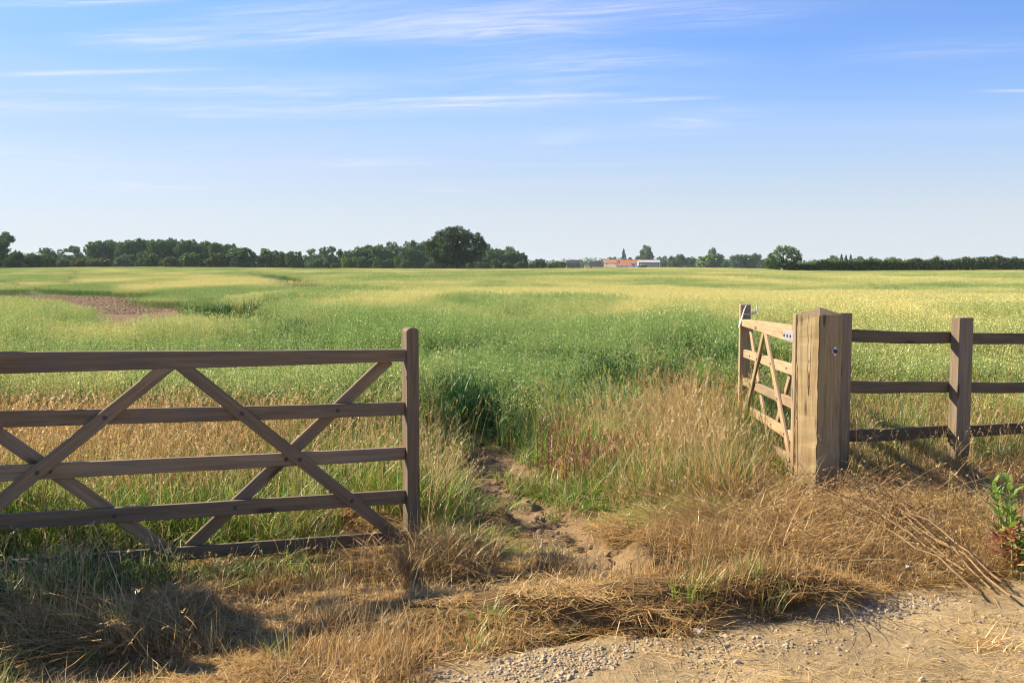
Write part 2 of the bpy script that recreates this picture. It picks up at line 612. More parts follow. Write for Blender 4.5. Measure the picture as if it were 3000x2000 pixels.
def beam(name, mat, parent, p0, p1, wid, thk, wid1=None, side=None, bev=0.004, wob=0.0, seed=0, cut0=None, cut1=None):
    """sawn timber from p0 to p1: local x along its length, local y across its broad face (wid), local z its thickness"""
    p0, p1 = Vector(p0), Vector(p1)
    x = (p1 - p0)
    L = x.length
    x.normalize()
    n = Vector(side).normalized()              # normal of the broad face
    n = (n - x * n.dot(x)).normalized()
    y = n.cross(x).normalized()
    bm = bmesh.new()
    w1 = wid if wid1 is None else wid1
    ns = max(2, int(L / 0.12))
    rg = random.Random(seed)
    rings = []
    ph = [rg.uniform(0, 6.28) for _ in range(3)]
    for i in range(ns + 1):
        t = i / ns
        ww = wid * (1 - t) + w1 * t
        o1 = wob * (math.sin(t * 3.1 + ph[0]) + 0.4 * math.sin(t * 9 + ph[1]))
        dz = 0.3 * wob * math.sin(t * 5 + ph[2])
        sl0 = cut0 or 0.0
        sl1 = cut1 or 0.0
        rr = []
        for sy, sz in ((-1, -1), (1, -1), (1, 1), (-1, 1)):
            sh = (sl0 * (1 - t) + sl1 * t) * sy * ww / 2
            rr.append(bm.verts.new((t * L + sh, sy * ww / 2 + o1, sz * thk / 2 + dz)))
        rings.append(rr)
    for a, b in zip(rings[:-1], rings[1:]):
        for k in range(4):
            bm.faces.new((a[k], a[(k + 1) % 4], b[(k + 1) % 4], b[k]))
    bm.faces.new(rings[0][::-1])
    bm.faces.new(rings[-1])
    if bev:
        bmesh.ops.recalc_face_normals(bm, faces=bm.faces)
        es = [e for e in bm.edges if e.calc_face_angle(0) > 0.6]
        bmesh.ops.bevel(bm, geom=es, offset=bev, segments=1, affect='EDGES')
    me = bm_mesh(name, bm)
    mt = Matrix((x, y, n)).transposed().to_4x4()
    mt.translation = p0
    return link(name, me, mat, parent, mt)


def bolt(name, parent, p, n, r=0.009, h=0.005, mat=None):
    bm = bmesh.new()
    segs = 10
    rings = []
    for rr, hh in ((r, 0.0), (r, h * 0.5), (r * 0.6, h)):
        rings.append([bm.verts.new((rr * math.cos(a * 2 * math.pi / segs), rr * math.sin(a * 2 * math.pi / segs), hh)) for a in range(segs)])
    for a, b in zip(rings[:-1], rings[1:]):
        for k in range(segs):
            bm.faces.new((a[k], a[(k + 1) % segs], b[(k + 1) % segs], b[k]))
    bm.faces.new(rings[-1])
    me = bm_mesh(name, bm)
    mt = Vector(n).to_track_quat('Z', 'Y').to_matrix().to_4x4()
    mt.translation = Vector(p)
    return link(name, me, mat or RUST, parent, mt)


# ------------------------------------------------------------------ the ground: one sheet to the horizon
BARE = [(-400, 858), (0, 863), (150, 864), (300, 868), (450, 875), (600, 888), (690, 896), (690, 906), (625, 905), (545, 905), (500, 912),
        (420, 921), (330, 921), (275, 917), (262, 906), (235, 893), (150, 880), (0, 873), (-400, 868)]


def in_poly(u, v, poly):
    ins = np.zeros(np.shape(u), bool)
    n = len(poly)
    for i in range(n):
        x0, y0 = poly[i]
        x1, y1 = poly[(i + 1) % n]
        c = ((y0 > v) != (y1 > v)) & (u < (x1 - x0) * (v - y0) / (y1 - y0 + 1e-9) + x0)
        ins ^= c
    return ins


def build_ground():
    ys = np.concatenate([np.linspace(-30, 2.8, 24)[:-1], np.arange(2.8, 10.0, 0.026), np.geomspace(10.0, 30, 110)[1:],
                         np.geomspace(30, 120, 240)[1:], np.geomspace(120, 400, 60)[1:], np.geomspace(400, 5000, 40)[1:]])
    us = np.linspace(-1, 1, 620)
    hw = 5.6 + 0.70 * np.maximum(ys, 0) + 0.9 * np.maximum(-ys, 0)
    X = us[None, :] * hw[:, None]
    Y = np.repeat(ys[:, None], len(us), 1)
    Z = height(X, Y)
    nr, nc = X.shape
    V = np.stack([X, Y, Z], -1).reshape(-1, 3)
    i = np.arange((nr - 1) * nc).reshape(nr - 1, nc)[:, :-1].ravel()
    q = np.stack([i, i + 1, i + 1 + nc, i + nc], 1)
    # soil and litter colour; turf darkened for the shade between tufts
    tr = trackness(X, Y)
    pa = pathness(X, Y)
    n1 = fbm(X * 2.2, Y * 2.2, 51, 4)
    n2 = fbm(X * 9, Y * 9, 52, 3)
    C = np.zeros(X.shape + (3,))
    turf = np.array((0.15, 0.095, 0.042))
    soil = np.array((0.225, 0.152, 0.082))
    dirt = np.array((0.25, 0.18, 0.092))
    dirt2 = np.array((0.42, 0.315, 0.168))
    crop = np.array((0.075, 0.095, 0.032))
    far = np.array((0.16, 0.21, 0.06))
    C[:] = turf * (0.6 + 0.8 * n1[..., None])
    field = sstep(Y, 7.8, 9.8)[..., None]
    C = C * (1 - field) + crop * (0.7 + 0.6 * n1[..., None]) * field
    bare = np.zeros(X.shape, bool)
    for lift in (0.0, 0.25, 0.5, 0.72, 0.85):
        ul, vl = proj(X, Y, Z + lift)
        bare |= in_poly(ul + 26 * (fbm(X / 1.2, Y / 1.6, 71, 3) - .5), vl + 7 * (fbm(X / 1.6, Y / 2.4, 74, 3) - .5), BARE)
    bare &= (Y > 20) & (Y < 200)
    C = np.where(bare[..., None], np.array((0.165, 0.108, 0.052)) * (0.5 + 0.55 * n1[..., None] + .45 * n2[..., None]), C)
    C = C * (1 - sstep(Y, 345, 365)[..., None]) + far * sstep(Y, 345, 365)[..., None]
    tcol = dirt * (1 - n1[..., None]) + dirt2 * n1[..., None]
    tcol = tcol * (0.8 + 0.4 * n2[..., None])
    C = C * (1 - tr[..., None]) + tcol * tr[..., None]
    C = C * (1 - pa[..., None]) + soil * (0.75 + 0.5 * n2[..., None]) * pa[..., None]
    me = np_mesh('ground', V, q, None, {'Col': C.reshape(-1, 3)})
    me.polygons.foreach_set('use_smooth', np.ones(len(me.polygons), bool))
    m, nt, out = new_mat('soil_and_turf')
    c = attr(nt, 'Col').outputs[0]
    pos = nt.new('ShaderNodeNewGeometry').outputs['Position']
    n = nt.noise(pos, 26, 6, 0.7)
    nb = nt.noise(pos, 90, 4, 0.7)
    nw = nt.noise(nt.mapping(pos, (.7, 1.6, 1)), 1.6, 5, 0.7)
    k = nt.m('MULTIPLY', nt.m('ADD', nt.m('MULTIPLY', n, 1.0), 0.5), nt.m('ADD', nt.m('MULTIPLY', nw, 0.9), 0.55))
    cc = nt.new('ShaderNodeCombineColor')
    for j in range(3):
        nt.put(cc.inputs[j], k)
    c = nt.mix(1.0, c, cc.outputs[0], 'MULTIPLY')
    hgt = nt.m('ADD', n, nt.m('MULTIPLY', nb, 0.5))
    principled(nt, out, c, 0.95, 0.1, 0, bump(nt, hgt, 0.55, 0.03))
    o = link('ground', me, m)
    tag(o, 'dry ground running from the dirt track into the field', 'ground', kind='structure')


build_ground()

# ------------------------------------------------------------------ blades and tufts
rng = np.random.default_rng(5)


class Tuft:
    def __init__(self):
        self.v, self.q, self.c, self.c2 = [], [], [], []
        self.n = 0

    def add(self, V, Q, C, C2=None):
        self.v.append(V)
        self.q.append(Q + self.n)
        self.c.append(C)
        self.c2.append(C if C2 is None else C2)
        self.n += len(V)

    def blades(self, base, ang, length, lean, curl, width, nseg, c0, c1, c20=None, c21=None, twist=None, power=1.0, kink=.05):
        """ribbons: base (N,3); lean = first angle from vertical, curl = added angle at the tip"""
        N = len(base)
        t = np.linspace(0, 1, nseg + 1)
        th = lean[:, None] + curl[:, None] * (t[None, :] ** power)
        th = th + np.cumsum(rng.normal(0, kink, th.shape), 1)
        ds = length[:, None] / nseg
        hx = np.concatenate([np.zeros((N, 1)), np.cumsum(np.sin(th[:, :-1]) * ds, 1)], 1)
        hz = np.concatenate([np.zeros((N, 1)), np.cumsum(np.cos(th[:, :-1]) * ds, 1)], 1)
        cx, cy = np.cos(ang)[:, None], np.sin(ang)[:, None]
        P = np.stack([base[:, None, 0] + hx * cx, base[:, None, 1] + hx * cy, base[:, None, 2] + hz], -1)
        wv = width[:, None] * np.clip(1.15 - t[None, :] ** 2.2 * 1.1, 0.06, 1)
        a2 = ang + np.pi / 2 + (rng.uniform(-0.9, 0.9, N) if twist is None else twist)
        side = np.stack([np.cos(a2), np.sin(a2), rng.uniform(-.25, .25, N)], -1)
        A = P + side[:, None, :] * wv[..., None] * 0.5
        B = P - side[:, None, :] * wv[..., None] * 0.5
        V = np.stack([A, B], 2).reshape(-1, 3)
        k = np.arange(N)[:, None] * (2 * (nseg + 1)) + 2 * np.arange(nseg)[None, :]
        k = k.ravel()
        Q = np.stack([k, k + 1, k + 3, k + 2], 1)

        def colmix(a, b):
            cc = a[:, None, :] * (1 - t[None, :, None]) + b[:, None, :] * t[None, :, None]
            return np.repeat(cc[:, :, None, :], 2, 2).reshape(-1, 3)
        C = colmix(c0, c1)
        C2 = colmix(c20, c21) if c20 is not None else None
        self.add(V, Q, C, C2)
        return P

    def flakes(self, pos, dirs, length, width, col, col2=None):
        """small diamond flakes (spikelets, seeds, leaf bits)"""
        N = len(pos)
        d = dirs / np.linalg.norm(dirs, axis=1, keepdims=True)
        r = rng.normal(size=(N, 3))
        s = np.cross(d, r)
        s /= np.linalg.norm(s, axis=1, keepdims=True) + 1e-9
        V = np.stack([pos, pos + d * length[:, None] * .45 + s * width[:, None] / 2, pos + d * length[:, None],
                      pos + d * length[:, None] * .45 - s * width[:, None] / 2], 1).reshape(-1, 3)
        k = np.arange(N) * 4
        Q = np.stack([k, k + 1, k + 2, k + 3], 1)
        self.add(V, Q, np.repeat(col, 4, 0), None if col2 is None else np.repeat(col2, 4, 0))

    def mesh(self, name, mat, two=False):
        cols = {'Col': np.concatenate(self.c)}
        if two:
            cols['ColRipe'] = np.concatenate(self.c2)
        me = np_mesh(name, np.concatenate(self.v), np.concatenate(self.q), None, cols)
        me.materials.append(mat)
        return me


def pal(n, cols, var=0.18):
    """random palette colours with brightness and hue jitter"""
    cols = np.asarray(cols, float)
    c = cols[rng.integers(0, len(cols), n)]
    k = rng.uniform(1 - var, 1 + var, (n, 1)) * rng.uniform(0.94, 1.06, (n, 3))
    return np.clip(c * k, 0.01, 0.85)


def disc(n, r):
    a = rng.uniform(0, 2 * np.pi, n)
    q = r * np.sqrt(rng.uniform(0, 1, n))
    return np.stack([q * np.cos(a), q * np.sin(a), np.zeros(n)], -1)


def U(a, b, n):
    return rng.uniform(a, b, n)


STRAW = [(0.58, 0.42, 0.18), (0.52, 0.36, 0.145), (0.65, 0.50, 0.25), (0.45, 0.29, 0.11)]
GOLD = [(0.51, 0.32, 0.105), (0.44, 0.265, 0.085), (0.57, 0.39, 0.15), (0.36, 0.205, 0.068)]
BROWN = [(0.30, 0.175, 0.068), (0.24, 0.135, 0.052), (0.38, 0.235, 0.095), (0.19, 0.105, 0.043)]
GREEN = [(0.12, 0.21, 0.028), (0.16, 0.25, 0.035), (0.09, 0.17, 0.025), (0.24, 0.29, 0.05)]
LIME = [(0.27, 0.38, 0.045), (0.21, 0.33, 0.035), (0.35, 0.41, 0.07)]
DARKG = [(0.055, 0.115, 0.026), (0.07, 0.14, 0.03), (0.09, 0.16, 0.032)]
OAT_GREEN = OATG = [(0.088, 0.20, 0.038), (0.118, 0.235, 0.044), (0.068, 0.165, 0.032), (0.16, 0.275, 0.05)]


def seed_heads(tf, P, cols, hl=(0.05, 0.1), n=12, wid=0.006, feather=0.35):
    """grass flower heads along the last stretch of each stem"""
    N = len(P)
    tip = P[:, -1]
    pre = P[:, -2]
    d = tip - pre
    d /= np.linalg.norm(d, axis=1, keepdims=True)
    L = U(*hl, N)
    k = U(0, 1, (N, n)) if False else rng.uniform(0, 1, (N, n))
    pos = tip[:, None] - d[:, None] * (k * L[:, None])[..., None]
    dr = d[:, None] + rng.normal(size=(N, n, 3)) * feather
    col = np.repeat(pal(N, cols, .12), n, 0)
    tf.flakes(pos.reshape(-1, 3), dr.reshape(-1, 3), U(.012, .026, N * n), U(wid * .6, wid, N * n), col)


def tuft_tall(ng, ndry, nstem, r, h, seedh, greens, drys, heads, lean=0.5, drift=None):
    tf = Tuft()

    def ang(n):
        return rng.normal(drift[0], drift[1], n) if drift else U(0, 6.28, n)
    if ng:
        tf.blades(disc(ng, r), ang(ng), U(.45, 1., ng) * h, U(0, lean * .5, ng), U(.2, 1.5, ng), U(.004, .0075, ng), 4, pal(ng, greens), pal(ng, greens))
    if ndry:
        tf.blades(disc(ndry, r), ang(ndry), U(.35, .95, ndry) * h, U(0, lean, ndry), U(.2, 1.9, ndry), U(.003, .006, ndry), 4, pal(ndry, drys), pal(ndry, drys))
    if nstem:
        P = tf.blades(disc(nstem, r), ang(nstem), U(.85, 1.25, nstem) * h, U(0, lean * .4, nstem), U(.1, .9, nstem), U(.0025, .004, nstem), 6, pal(nstem, drys), pal(nstem, heads), power=2.0)
        seed_heads(tf, P, heads, seedh)
    return tf


def hidden_obj(me, coll):
    o = bpy.data.objects.new(me.name, me)
    coll.objects.link(o)


def scatter(name, meshes, pts, rotz, scale, label, cat, tilt=None, attrs=None, idx=None, kind='stuff'):
    """one object whose points carry copies of the tuft meshes"""
    N = len(pts)
    coll = bpy.data.collections.new(name + '_kinds')
    for i, me in enumerate(meshes):
        me.name = f'{name}_{i:02d}'
        o = bpy.data.objects.new(f'{name}_{i:02d}', me)
        coll.objects.link(o)
    me = bpy.data.meshes.new(name)
    me.vertices.add(N)
    me.vertices.foreach_set('co', np.asarray(pts, np.float32).ravel())
    rot = np.zeros((N, 3), np.float32)
    rot[:, 2] = rotz
    if tilt is not None:
        rot[:, :2] = tilt
    scale = np.asarray(scale, np.float32)
    if scale.ndim == 1:
        scale = np.repeat(scale[:, None], 3, 1)
    a = me.attributes.new('rot', 'FLOAT_VECTOR', 'POINT')
    a.data.foreach_set('vector', rot.ravel())
    a = me.attributes.new('scl', 'FLOAT_VECTOR', 'POINT')
    a.data.foreach_set('vector', scale.ravel())
    a = me.attributes.new('idx', 'INT', 'POINT')
    if idx is None:
        idx = rng.integers(0, len(meshes), N)
    a.data.foreach_set('value', np.asarray(idx, np.int32))
    for k, v in (attrs or {}).items():
        a = me.attributes.new(k, 'FLOAT', 'POINT')
        a.data.foreach_set('value', np.asarray(v, np.float32))
    me.update()
    o = bpy.data.objects.new(name, me)
    COL.objects.link(o)
    g = bpy.data.node_groups.new(name + '_nodes', 'GeometryNodeTree')
    g.interface.new_socket('Geometry', in_out='INPUT', socket_type='NodeSocketGeometry')
    g.interface.new_socket('Geometry', in_out='OUTPUT', socket_type='NodeSocketGeometry')
    gi = g.nodes.new('NodeGroupInput')
    go = g.nodes.new('NodeGroupOutput')
    ci = g.nodes.new('GeometryNodeCollectionInfo')
    ci.inputs['Collection'].default_value = coll
    ci.inputs['Separate Children'].default_value = True
    ci.inputs['Reset Children'].default_value = True
    ip = g.nodes.new('GeometryNodeInstanceOnPoints')
    ip.inputs['Pick Instance'].default_value = True

    def named(nm, dt):
        n = g.nodes.new('GeometryNodeInputNamedAttribute')
        n.data_type = dt
        n.inputs['Name'].default_value = nm
        return n.outputs['Attribute']
    e2r = g.nodes.new('FunctionNodeEulerToRotation')
    L = g.links.new
    L(gi.outputs[0], ip.inputs['Points'])
    L(ci.outputs[0], ip.inputs['Instance'])
    L(named('idx', 'INT'), ip.inputs['Instance Index'])
    L(named('rot', 'FLOAT_VECTOR'), e2r.inputs[0])
    L(e2r.outputs[0], ip.inputs['Rotation'])
    L(named('scl', 'FLOAT_VECTOR'), ip.inputs['Scale'])
    L(ip.outputs[0], go.inputs[0])
    md = o.modifiers.new('scatter', 'NODES')
    md.node_group = g
    tag(o, label, cat, kind=kind)
    return o


# ------------------------------------------------------------------ the oat crop
RIPE_SPOTS = [  # photo px centre, radii, amount (+ ripe, - green): the ripeness pattern of the field
    (1120, 885, 260, 26, .55), (1420, 862, 330, 18, .45), (2100, 870, 500, 26, .35), (2600, 890, 450, 40, .35), (2900, 930, 300, 30, .1),
    (400, 845, 90, 12, .5), (330, 815, 240, 9, .45), (560, 838, 130, 10, .55), (640, 815, 120, 9, .35), (760, 825, 130, 12, .4), (60, 830, 70, 8, .4),
    (1450, 888, 200, 14, -.75), (1620, 895, 160, 13, -.7), (930, 855, 150, 10, -.45), (480, 820, 60, 6, -.4), (700, 850, 180, 10, -.4), (300, 840, 80, 14, -.4),
    (150, 850, 300, 12, -.5), (1060, 925, 350, 12, -.45), (600, 945, 120, 10, .5), (730, 935, 70, 12, .4), (1300, 925, 160, 14, .3), (1900, 930, 350, 22, .3),
    (1700, 960, 300, 30, -.3), (500, 1000, 900, 28, -.8), (1750, 1040, 420, 70, -.9), (2250, 850, 300, 7, -.35), (1900, 832, 250, 7, -.45),
    (2650, 1060, 600, 55, -.65), (500, 1110, 700, 50, -.3), (2700, 835, 280, 9, -.3), (2600, 800, 500, 6, -.3), (1300, 815, 250, 8, -.35), (1700, 800, 300, 6, -.4), (2850, 870, 250, 12, -.35), (2500, 990, 600, 26, -.15),
    (1100, 1025, 500, 14, .35), (1450, 985, 250, 14, .3), (2400, 945, 300, 18, .2), (250, 930, 260, 16, -.35), (800, 900, 120, 18, -.35), (1000, 960, 260, 20, -.4),
]
ISLAND = (488, 895, 72, 9)
TRAM = [[(625, 905), (650, 940), (690, 975)], [(690, 890), (770, 935), (900, 1010)], [(690, 793), (800, 818), (940, 850)], [(740, 793), (900, 826), (1040, 850)],
        [(218, 800), (200, 838)], [(-60, 815), (130, 850)]]


def ripeness(X, Y, Z):
    u, v = proj(X, Y, Z + 0.72)
    f = fbm(X / 7.0 + 3, Y / 10.0, 61, 4)
    f2 = fbm(X / 1.7, Y / 2.2, 62, 3)
    f3 = fbm(X / 14.0, Y / 3.5, 63, 3)
    r = 0.42 + 2.0 * (f - 0.5) + 0.6 * (f2 - 0.5) + 1.1 * (f3 - 0.5)
    r = r + 0.24 * sstep(u, 900, 2000) - 0.14 * sstep(u, 900, 300)
    for (cx, cy, rx, ry, a) in RIPE_SPOTS:
        wob = 0.5 * (f2 - 0.5) + 0.5 * (f - 0.5)
        q = ((u - cx) / rx) ** 2 + ((v - cy) / ry) ** 2
        r = r + a * (1.5 if a > 0 else 1.1) * np.exp(-q * (1 + wob))
    return np.clip(r + rng.normal(0, 0.08, np.shape(X)), 0.02, 1)


def oat_tile(n, r, detail, deep=False):
    tf = Tuft()
    OATG = [(0.055, 0.15, 0.045), (0.075, 0.18, 0.055), (0.045, 0.12, 0.038)] if deep else OAT_GREEN
    # leaves and stems
    base = disc(n, r)
    h = U(.62, .84, n)
    az = U(0, 6.28, n)
    g0, g1 = pal(n, OATG), pal(n, OATG)
    s0, s1 = pal(n, [(0.30, 0.29, 0.10), (0.36, 0.32, 0.12)]), pal(n, [(0.58, 0.47, 0.19), (0.52, 0.42, 0.16)])
    P = tf.blades(base, az, h, U(0, .14, n), U(0, .45, n), U(.004, .006, n) * (1 if detail == 2 else 2.2), 4 if detail == 2 else 2, g0, g1, s0, s1, power=3)
    nl = {2: 3, 1: 2, 0: 1}[detail]
    for k in range(nl):
        b = base.copy()
        b[:, 2] = U(.05, .42, n) if detail == 2 else U(.2, .42, n)
        tf.blades(b, U(0, 6.28, n), U(.22, .40, n), U(.15, .6, n), U(.5, 2.0, n), U(.008, .014, n) * (1 if detail == 2 else 1.8), 4 if detail == 2 else 2,
                  pal(n, OATG), pal(n, OATG), pal(n, [(0.30, 0.34, 0.08), (0.42, 0.40, 0.11)]), pal(n, [(0.54, 0.46, 0.14), (0.62, 0.50, 0.17)]))
    ns = {2: 22, 1: 14, 0: 6}[detail]
    sc = {2: 1.0, 1: 1.5, 0: 2.7}[detail]
    tip = P[:, -1]
    k = rng.uniform(0, 1, (n, ns))
    out = rng.uniform(.012, .075, (n, ns)) * (0.5 + k)
    aa = rng.uniform(0, 6.28, (n, ns))
    pos = tip[:, None] + np.stack([out * np.cos(aa), out * np.sin(aa), -k * 0.20 + 0.02], -1)
    dr = np.stack([np.cos(aa) * .4, np.sin(aa) * .4, -1 + rng.uniform(-.2, .9, (n, ns))], -1)
    cg = np.repeat(pal(n, [(0.26, 0.39, 0.095), (0.33, 0.45, 0.12), (0.20, 0.33, 0.075), (0.48, 0.51, 0.17)]), ns, 0)
    cr = np.repeat(pal(n, [(0.78, 0.67, 0.23), (0.82, 0.73, 0.30), (0.73, 0.59, 0.19), (0.62, 0.65, 0.22)]), ns, 0)
    tf.flakes(pos.reshape(-1, 3), dr.reshape(-1, 3), U(.018, .030, n * ns) * sc, U(.006, .010, n * ns) * sc, cg, cr)
    return tf.mesh('oat_tile', M_CROP, True)


def crop_points(y0, y1, cell):
    """jittered grid over the part of the field that can be in sight"""
    pts = []
    y = y0
    ys = np.arange(y0, y1, cell)
    for yy in ys:
        hw = 0.60 * yy + 3.0
        xs = np.arange(-hw, hw, cell)
        pts.append(np.stack([xs, np.full(len(xs), yy)], 1))
    p = np.concatenate(pts)
    p = p + rng.uniform(-.5, .5, p.shape) * cell
    return p[:, 0], p[:, 1]


def crop_mask(X, Y, Z, rad=0.0):
    u, v = proj(X, Y, Z)
    keep = np.ones(len(X), bool)
    bare = np.zeros(len(X), bool)
    for lift in (0.0, 0.25, 0.5, 0.72, 0.85):
        ul, vl = proj(X, Y, Z + lift)
        bare |= in_poly(ul + 26 * (fbm(X / 1.2, Y / 1.6, 71, 3) - .5), vl + 7 * (fbm(X / 1.6, Y / 2.4, 74, 3) - .5), BARE)
    isl = ((u - ISLAND[0]) / ISLAND[2]) ** 2 + ((v - ISLAND[1]) / ISLAND[3]) ** 2 < 1
    keep &= ~bare | isl
    for tl in TRAM:
        pp = []
        for (a, b) in tl:
            d = ray(a, b)
            # where the sight line meets the ground there
            k = 10.0
            for k in np.geomspace(8, 330, 300):
                q = Vector((0, 0, HC)) + d * k
                if q.z < float(far_height(np.array([q.x]), np.array([q.y]))[0]) + 0.55:
                    break
            pp.append((d.x * k, d.y * k))
        dd = polydist(X, Y, pp)
        keep &= dd > 0.32 + 0.0015 * Y + rad
    # ragged near edge of the crop
    lim = np.interp(X, [-9, -5, -2.5, -1.2, -0.6, 0.4, 1.2, 2.0, 3.2, 4.5, 6, 12], [9.2, 8.9, 8.5, 8.4, 8.8, 10.2, 11.6, 12.6, 12.8, 11.2, 10.4, 10.4])
    edge = lim + 2.0 * (fbm(X * 1.1, Y * 0.7, 72, 3) - .5)
    keep &= (Y > edge) | ((X > -1.0) & (Y > 8.7) & (rng.uniform(0, 1, len(X)) < .38 * sstep(edge - Y, 3.4, 0)))
    keep &= ~((pathness(X, Y) > .3) & (Y < 11))
    # tractor gap behind the first strip of oats
    gy = 12.75 + .25 * np.sin(X * .9) + .5 * (fbm(X * .6, Y * .3, 73, 2) - .5)
    keep &= ~((np.abs(Y - gy) < .42) & (X < -0.9))
    # worn bare strip seen through the open gate
    keep &= ~((Y > 12.1) & (Y < 13.4) & (X > 2.2) & (X < 3.6))
    return keep


def build_crop():
    for nm, det, n, r, y0, y1, cell, nv, lab in (
            ('oat_crop', 2, 34, .30, 7.6, 27, .33, 5, 'green and ripening oat crop standing nearest the gates'),
            ('oat_crop', 1, 60, .62, 27, 80, .60, 4, 'oat crop in the middle of the field in green and straw patches'),
            ('oat_crop', 0, 110, 1.5, 80, 350, 1.35, 4, 'pale oat crop filling the far field up to the trees')):
        tiles = [oat_tile(n, r, det, det > 0 and i < 2) for i in range(nv)]
        X, Y = crop_points(y0, y1, cell)
        Z = height(X, Y)
        k = crop_mask(X, Y, Z, {2: 0.1, 1: .35, 0: .62}[det])
        X, Y, Z = X[k], Y[k], Z[k]
        hs = 0.78 + 0.5 * fbm(X / 3.0, Y / 3.0, 77, 3)
        if det == 2:
            # thin, short crop on the worn headland
            front = sstep(Y, 13.6, 10.0) * sstep(X, -1.4, 0.6)
            hs = hs * (1 - 0.45 * front) * np.where((Y < 12.7) & (X < -.9), .84, 1) * (1 + .22 * (fbm(X * .9, Y * .7, 78, 2) - .5))
        sx = U(.85, 1.2, len(X))
        rp = ripeness(X, Y, Z)
        ii = rng.integers(0, nv, len(X))
        if det > 0:
            cl = fbm(X * .8, Y * .6, 79, 3) + .10 * sstep(Y, 17, 11) * sstep(X, -1.5, 0) + rng.normal(0, .04, len(X))
            deep = (cl > .56) & ((det == 2) & (Y < 24) | (rp < .3))
            ii = np.where(deep, rng.integers(0, 2, len(X)), rng.integers(2, nv, len(X)))
            hs = hs * np.where(deep, 1.10, .97)
            rp = rp * np.where(deep, .6, 1)
        scatter(nm, tiles, np.stack([X, Y, Z], 1), U(0, 6.28, len(X)), np.stack([sx, sx, hs], 1), lab, 'crop', attrs={'ripe': rp}, idx=ii)


build_crop()


# ------------------------------------------------------------------ grasses round the gates
def near_grid(cell, x0=-4.6, x1=6.2, y0=3.3, y1=11.5):
    xs = np.arange(x0, x1, cell)
    ys = np.arange(y0, y1, cell)
    X, Y = np.meshgrid(xs, ys)
    X = X.ravel() + rng.uniform(-.5, .5, X.size) * cell
    Y = Y.ravel() + rng.uniform(-.5, .5, Y.size) * cell
    k = np.abs(X) < 0.60 * Y + 0.9
    return X[k], Y[k]


VL_X = [-600, 0, 1190, 1500, 2400, 2850, 3000, 3600]
VL_Y = [1760, 1692, 1602, 1560, 1462, 1400, 1385, 1320]
HEDGE_BACK = 1262


def zones(X, Y):
    u, v = proj(X, Y, 0 * X)
    b = np.interp(u, VL_X, VL_Y) - v
    return u, v, b


def scatter_at(name, meshes, X, Y, scale, label, cat, rotz=None, hs=None, tilt=None, zoff=0.0, idx=None):
    Z = height(X, Y) + zoff
    if rotz is None:
        rotz = U(0, 6.28, len(X))
    sc = np.stack([scale, scale, scale if hs is None else hs], 1)
    return scatter(name, meshes, np.stack([X, Y, Z], 1), rotz, sc, label, cat, tilt=tilt, idx=idx)


def pick(X, Y, prob):
    k = rng.uniform(0, 1, len(X)) < prob
    return X[k], Y[k]


def nearpath(X, Y):
    return .40 + .60 * sstep(polydist(X, Y, PATH), .35, .85)


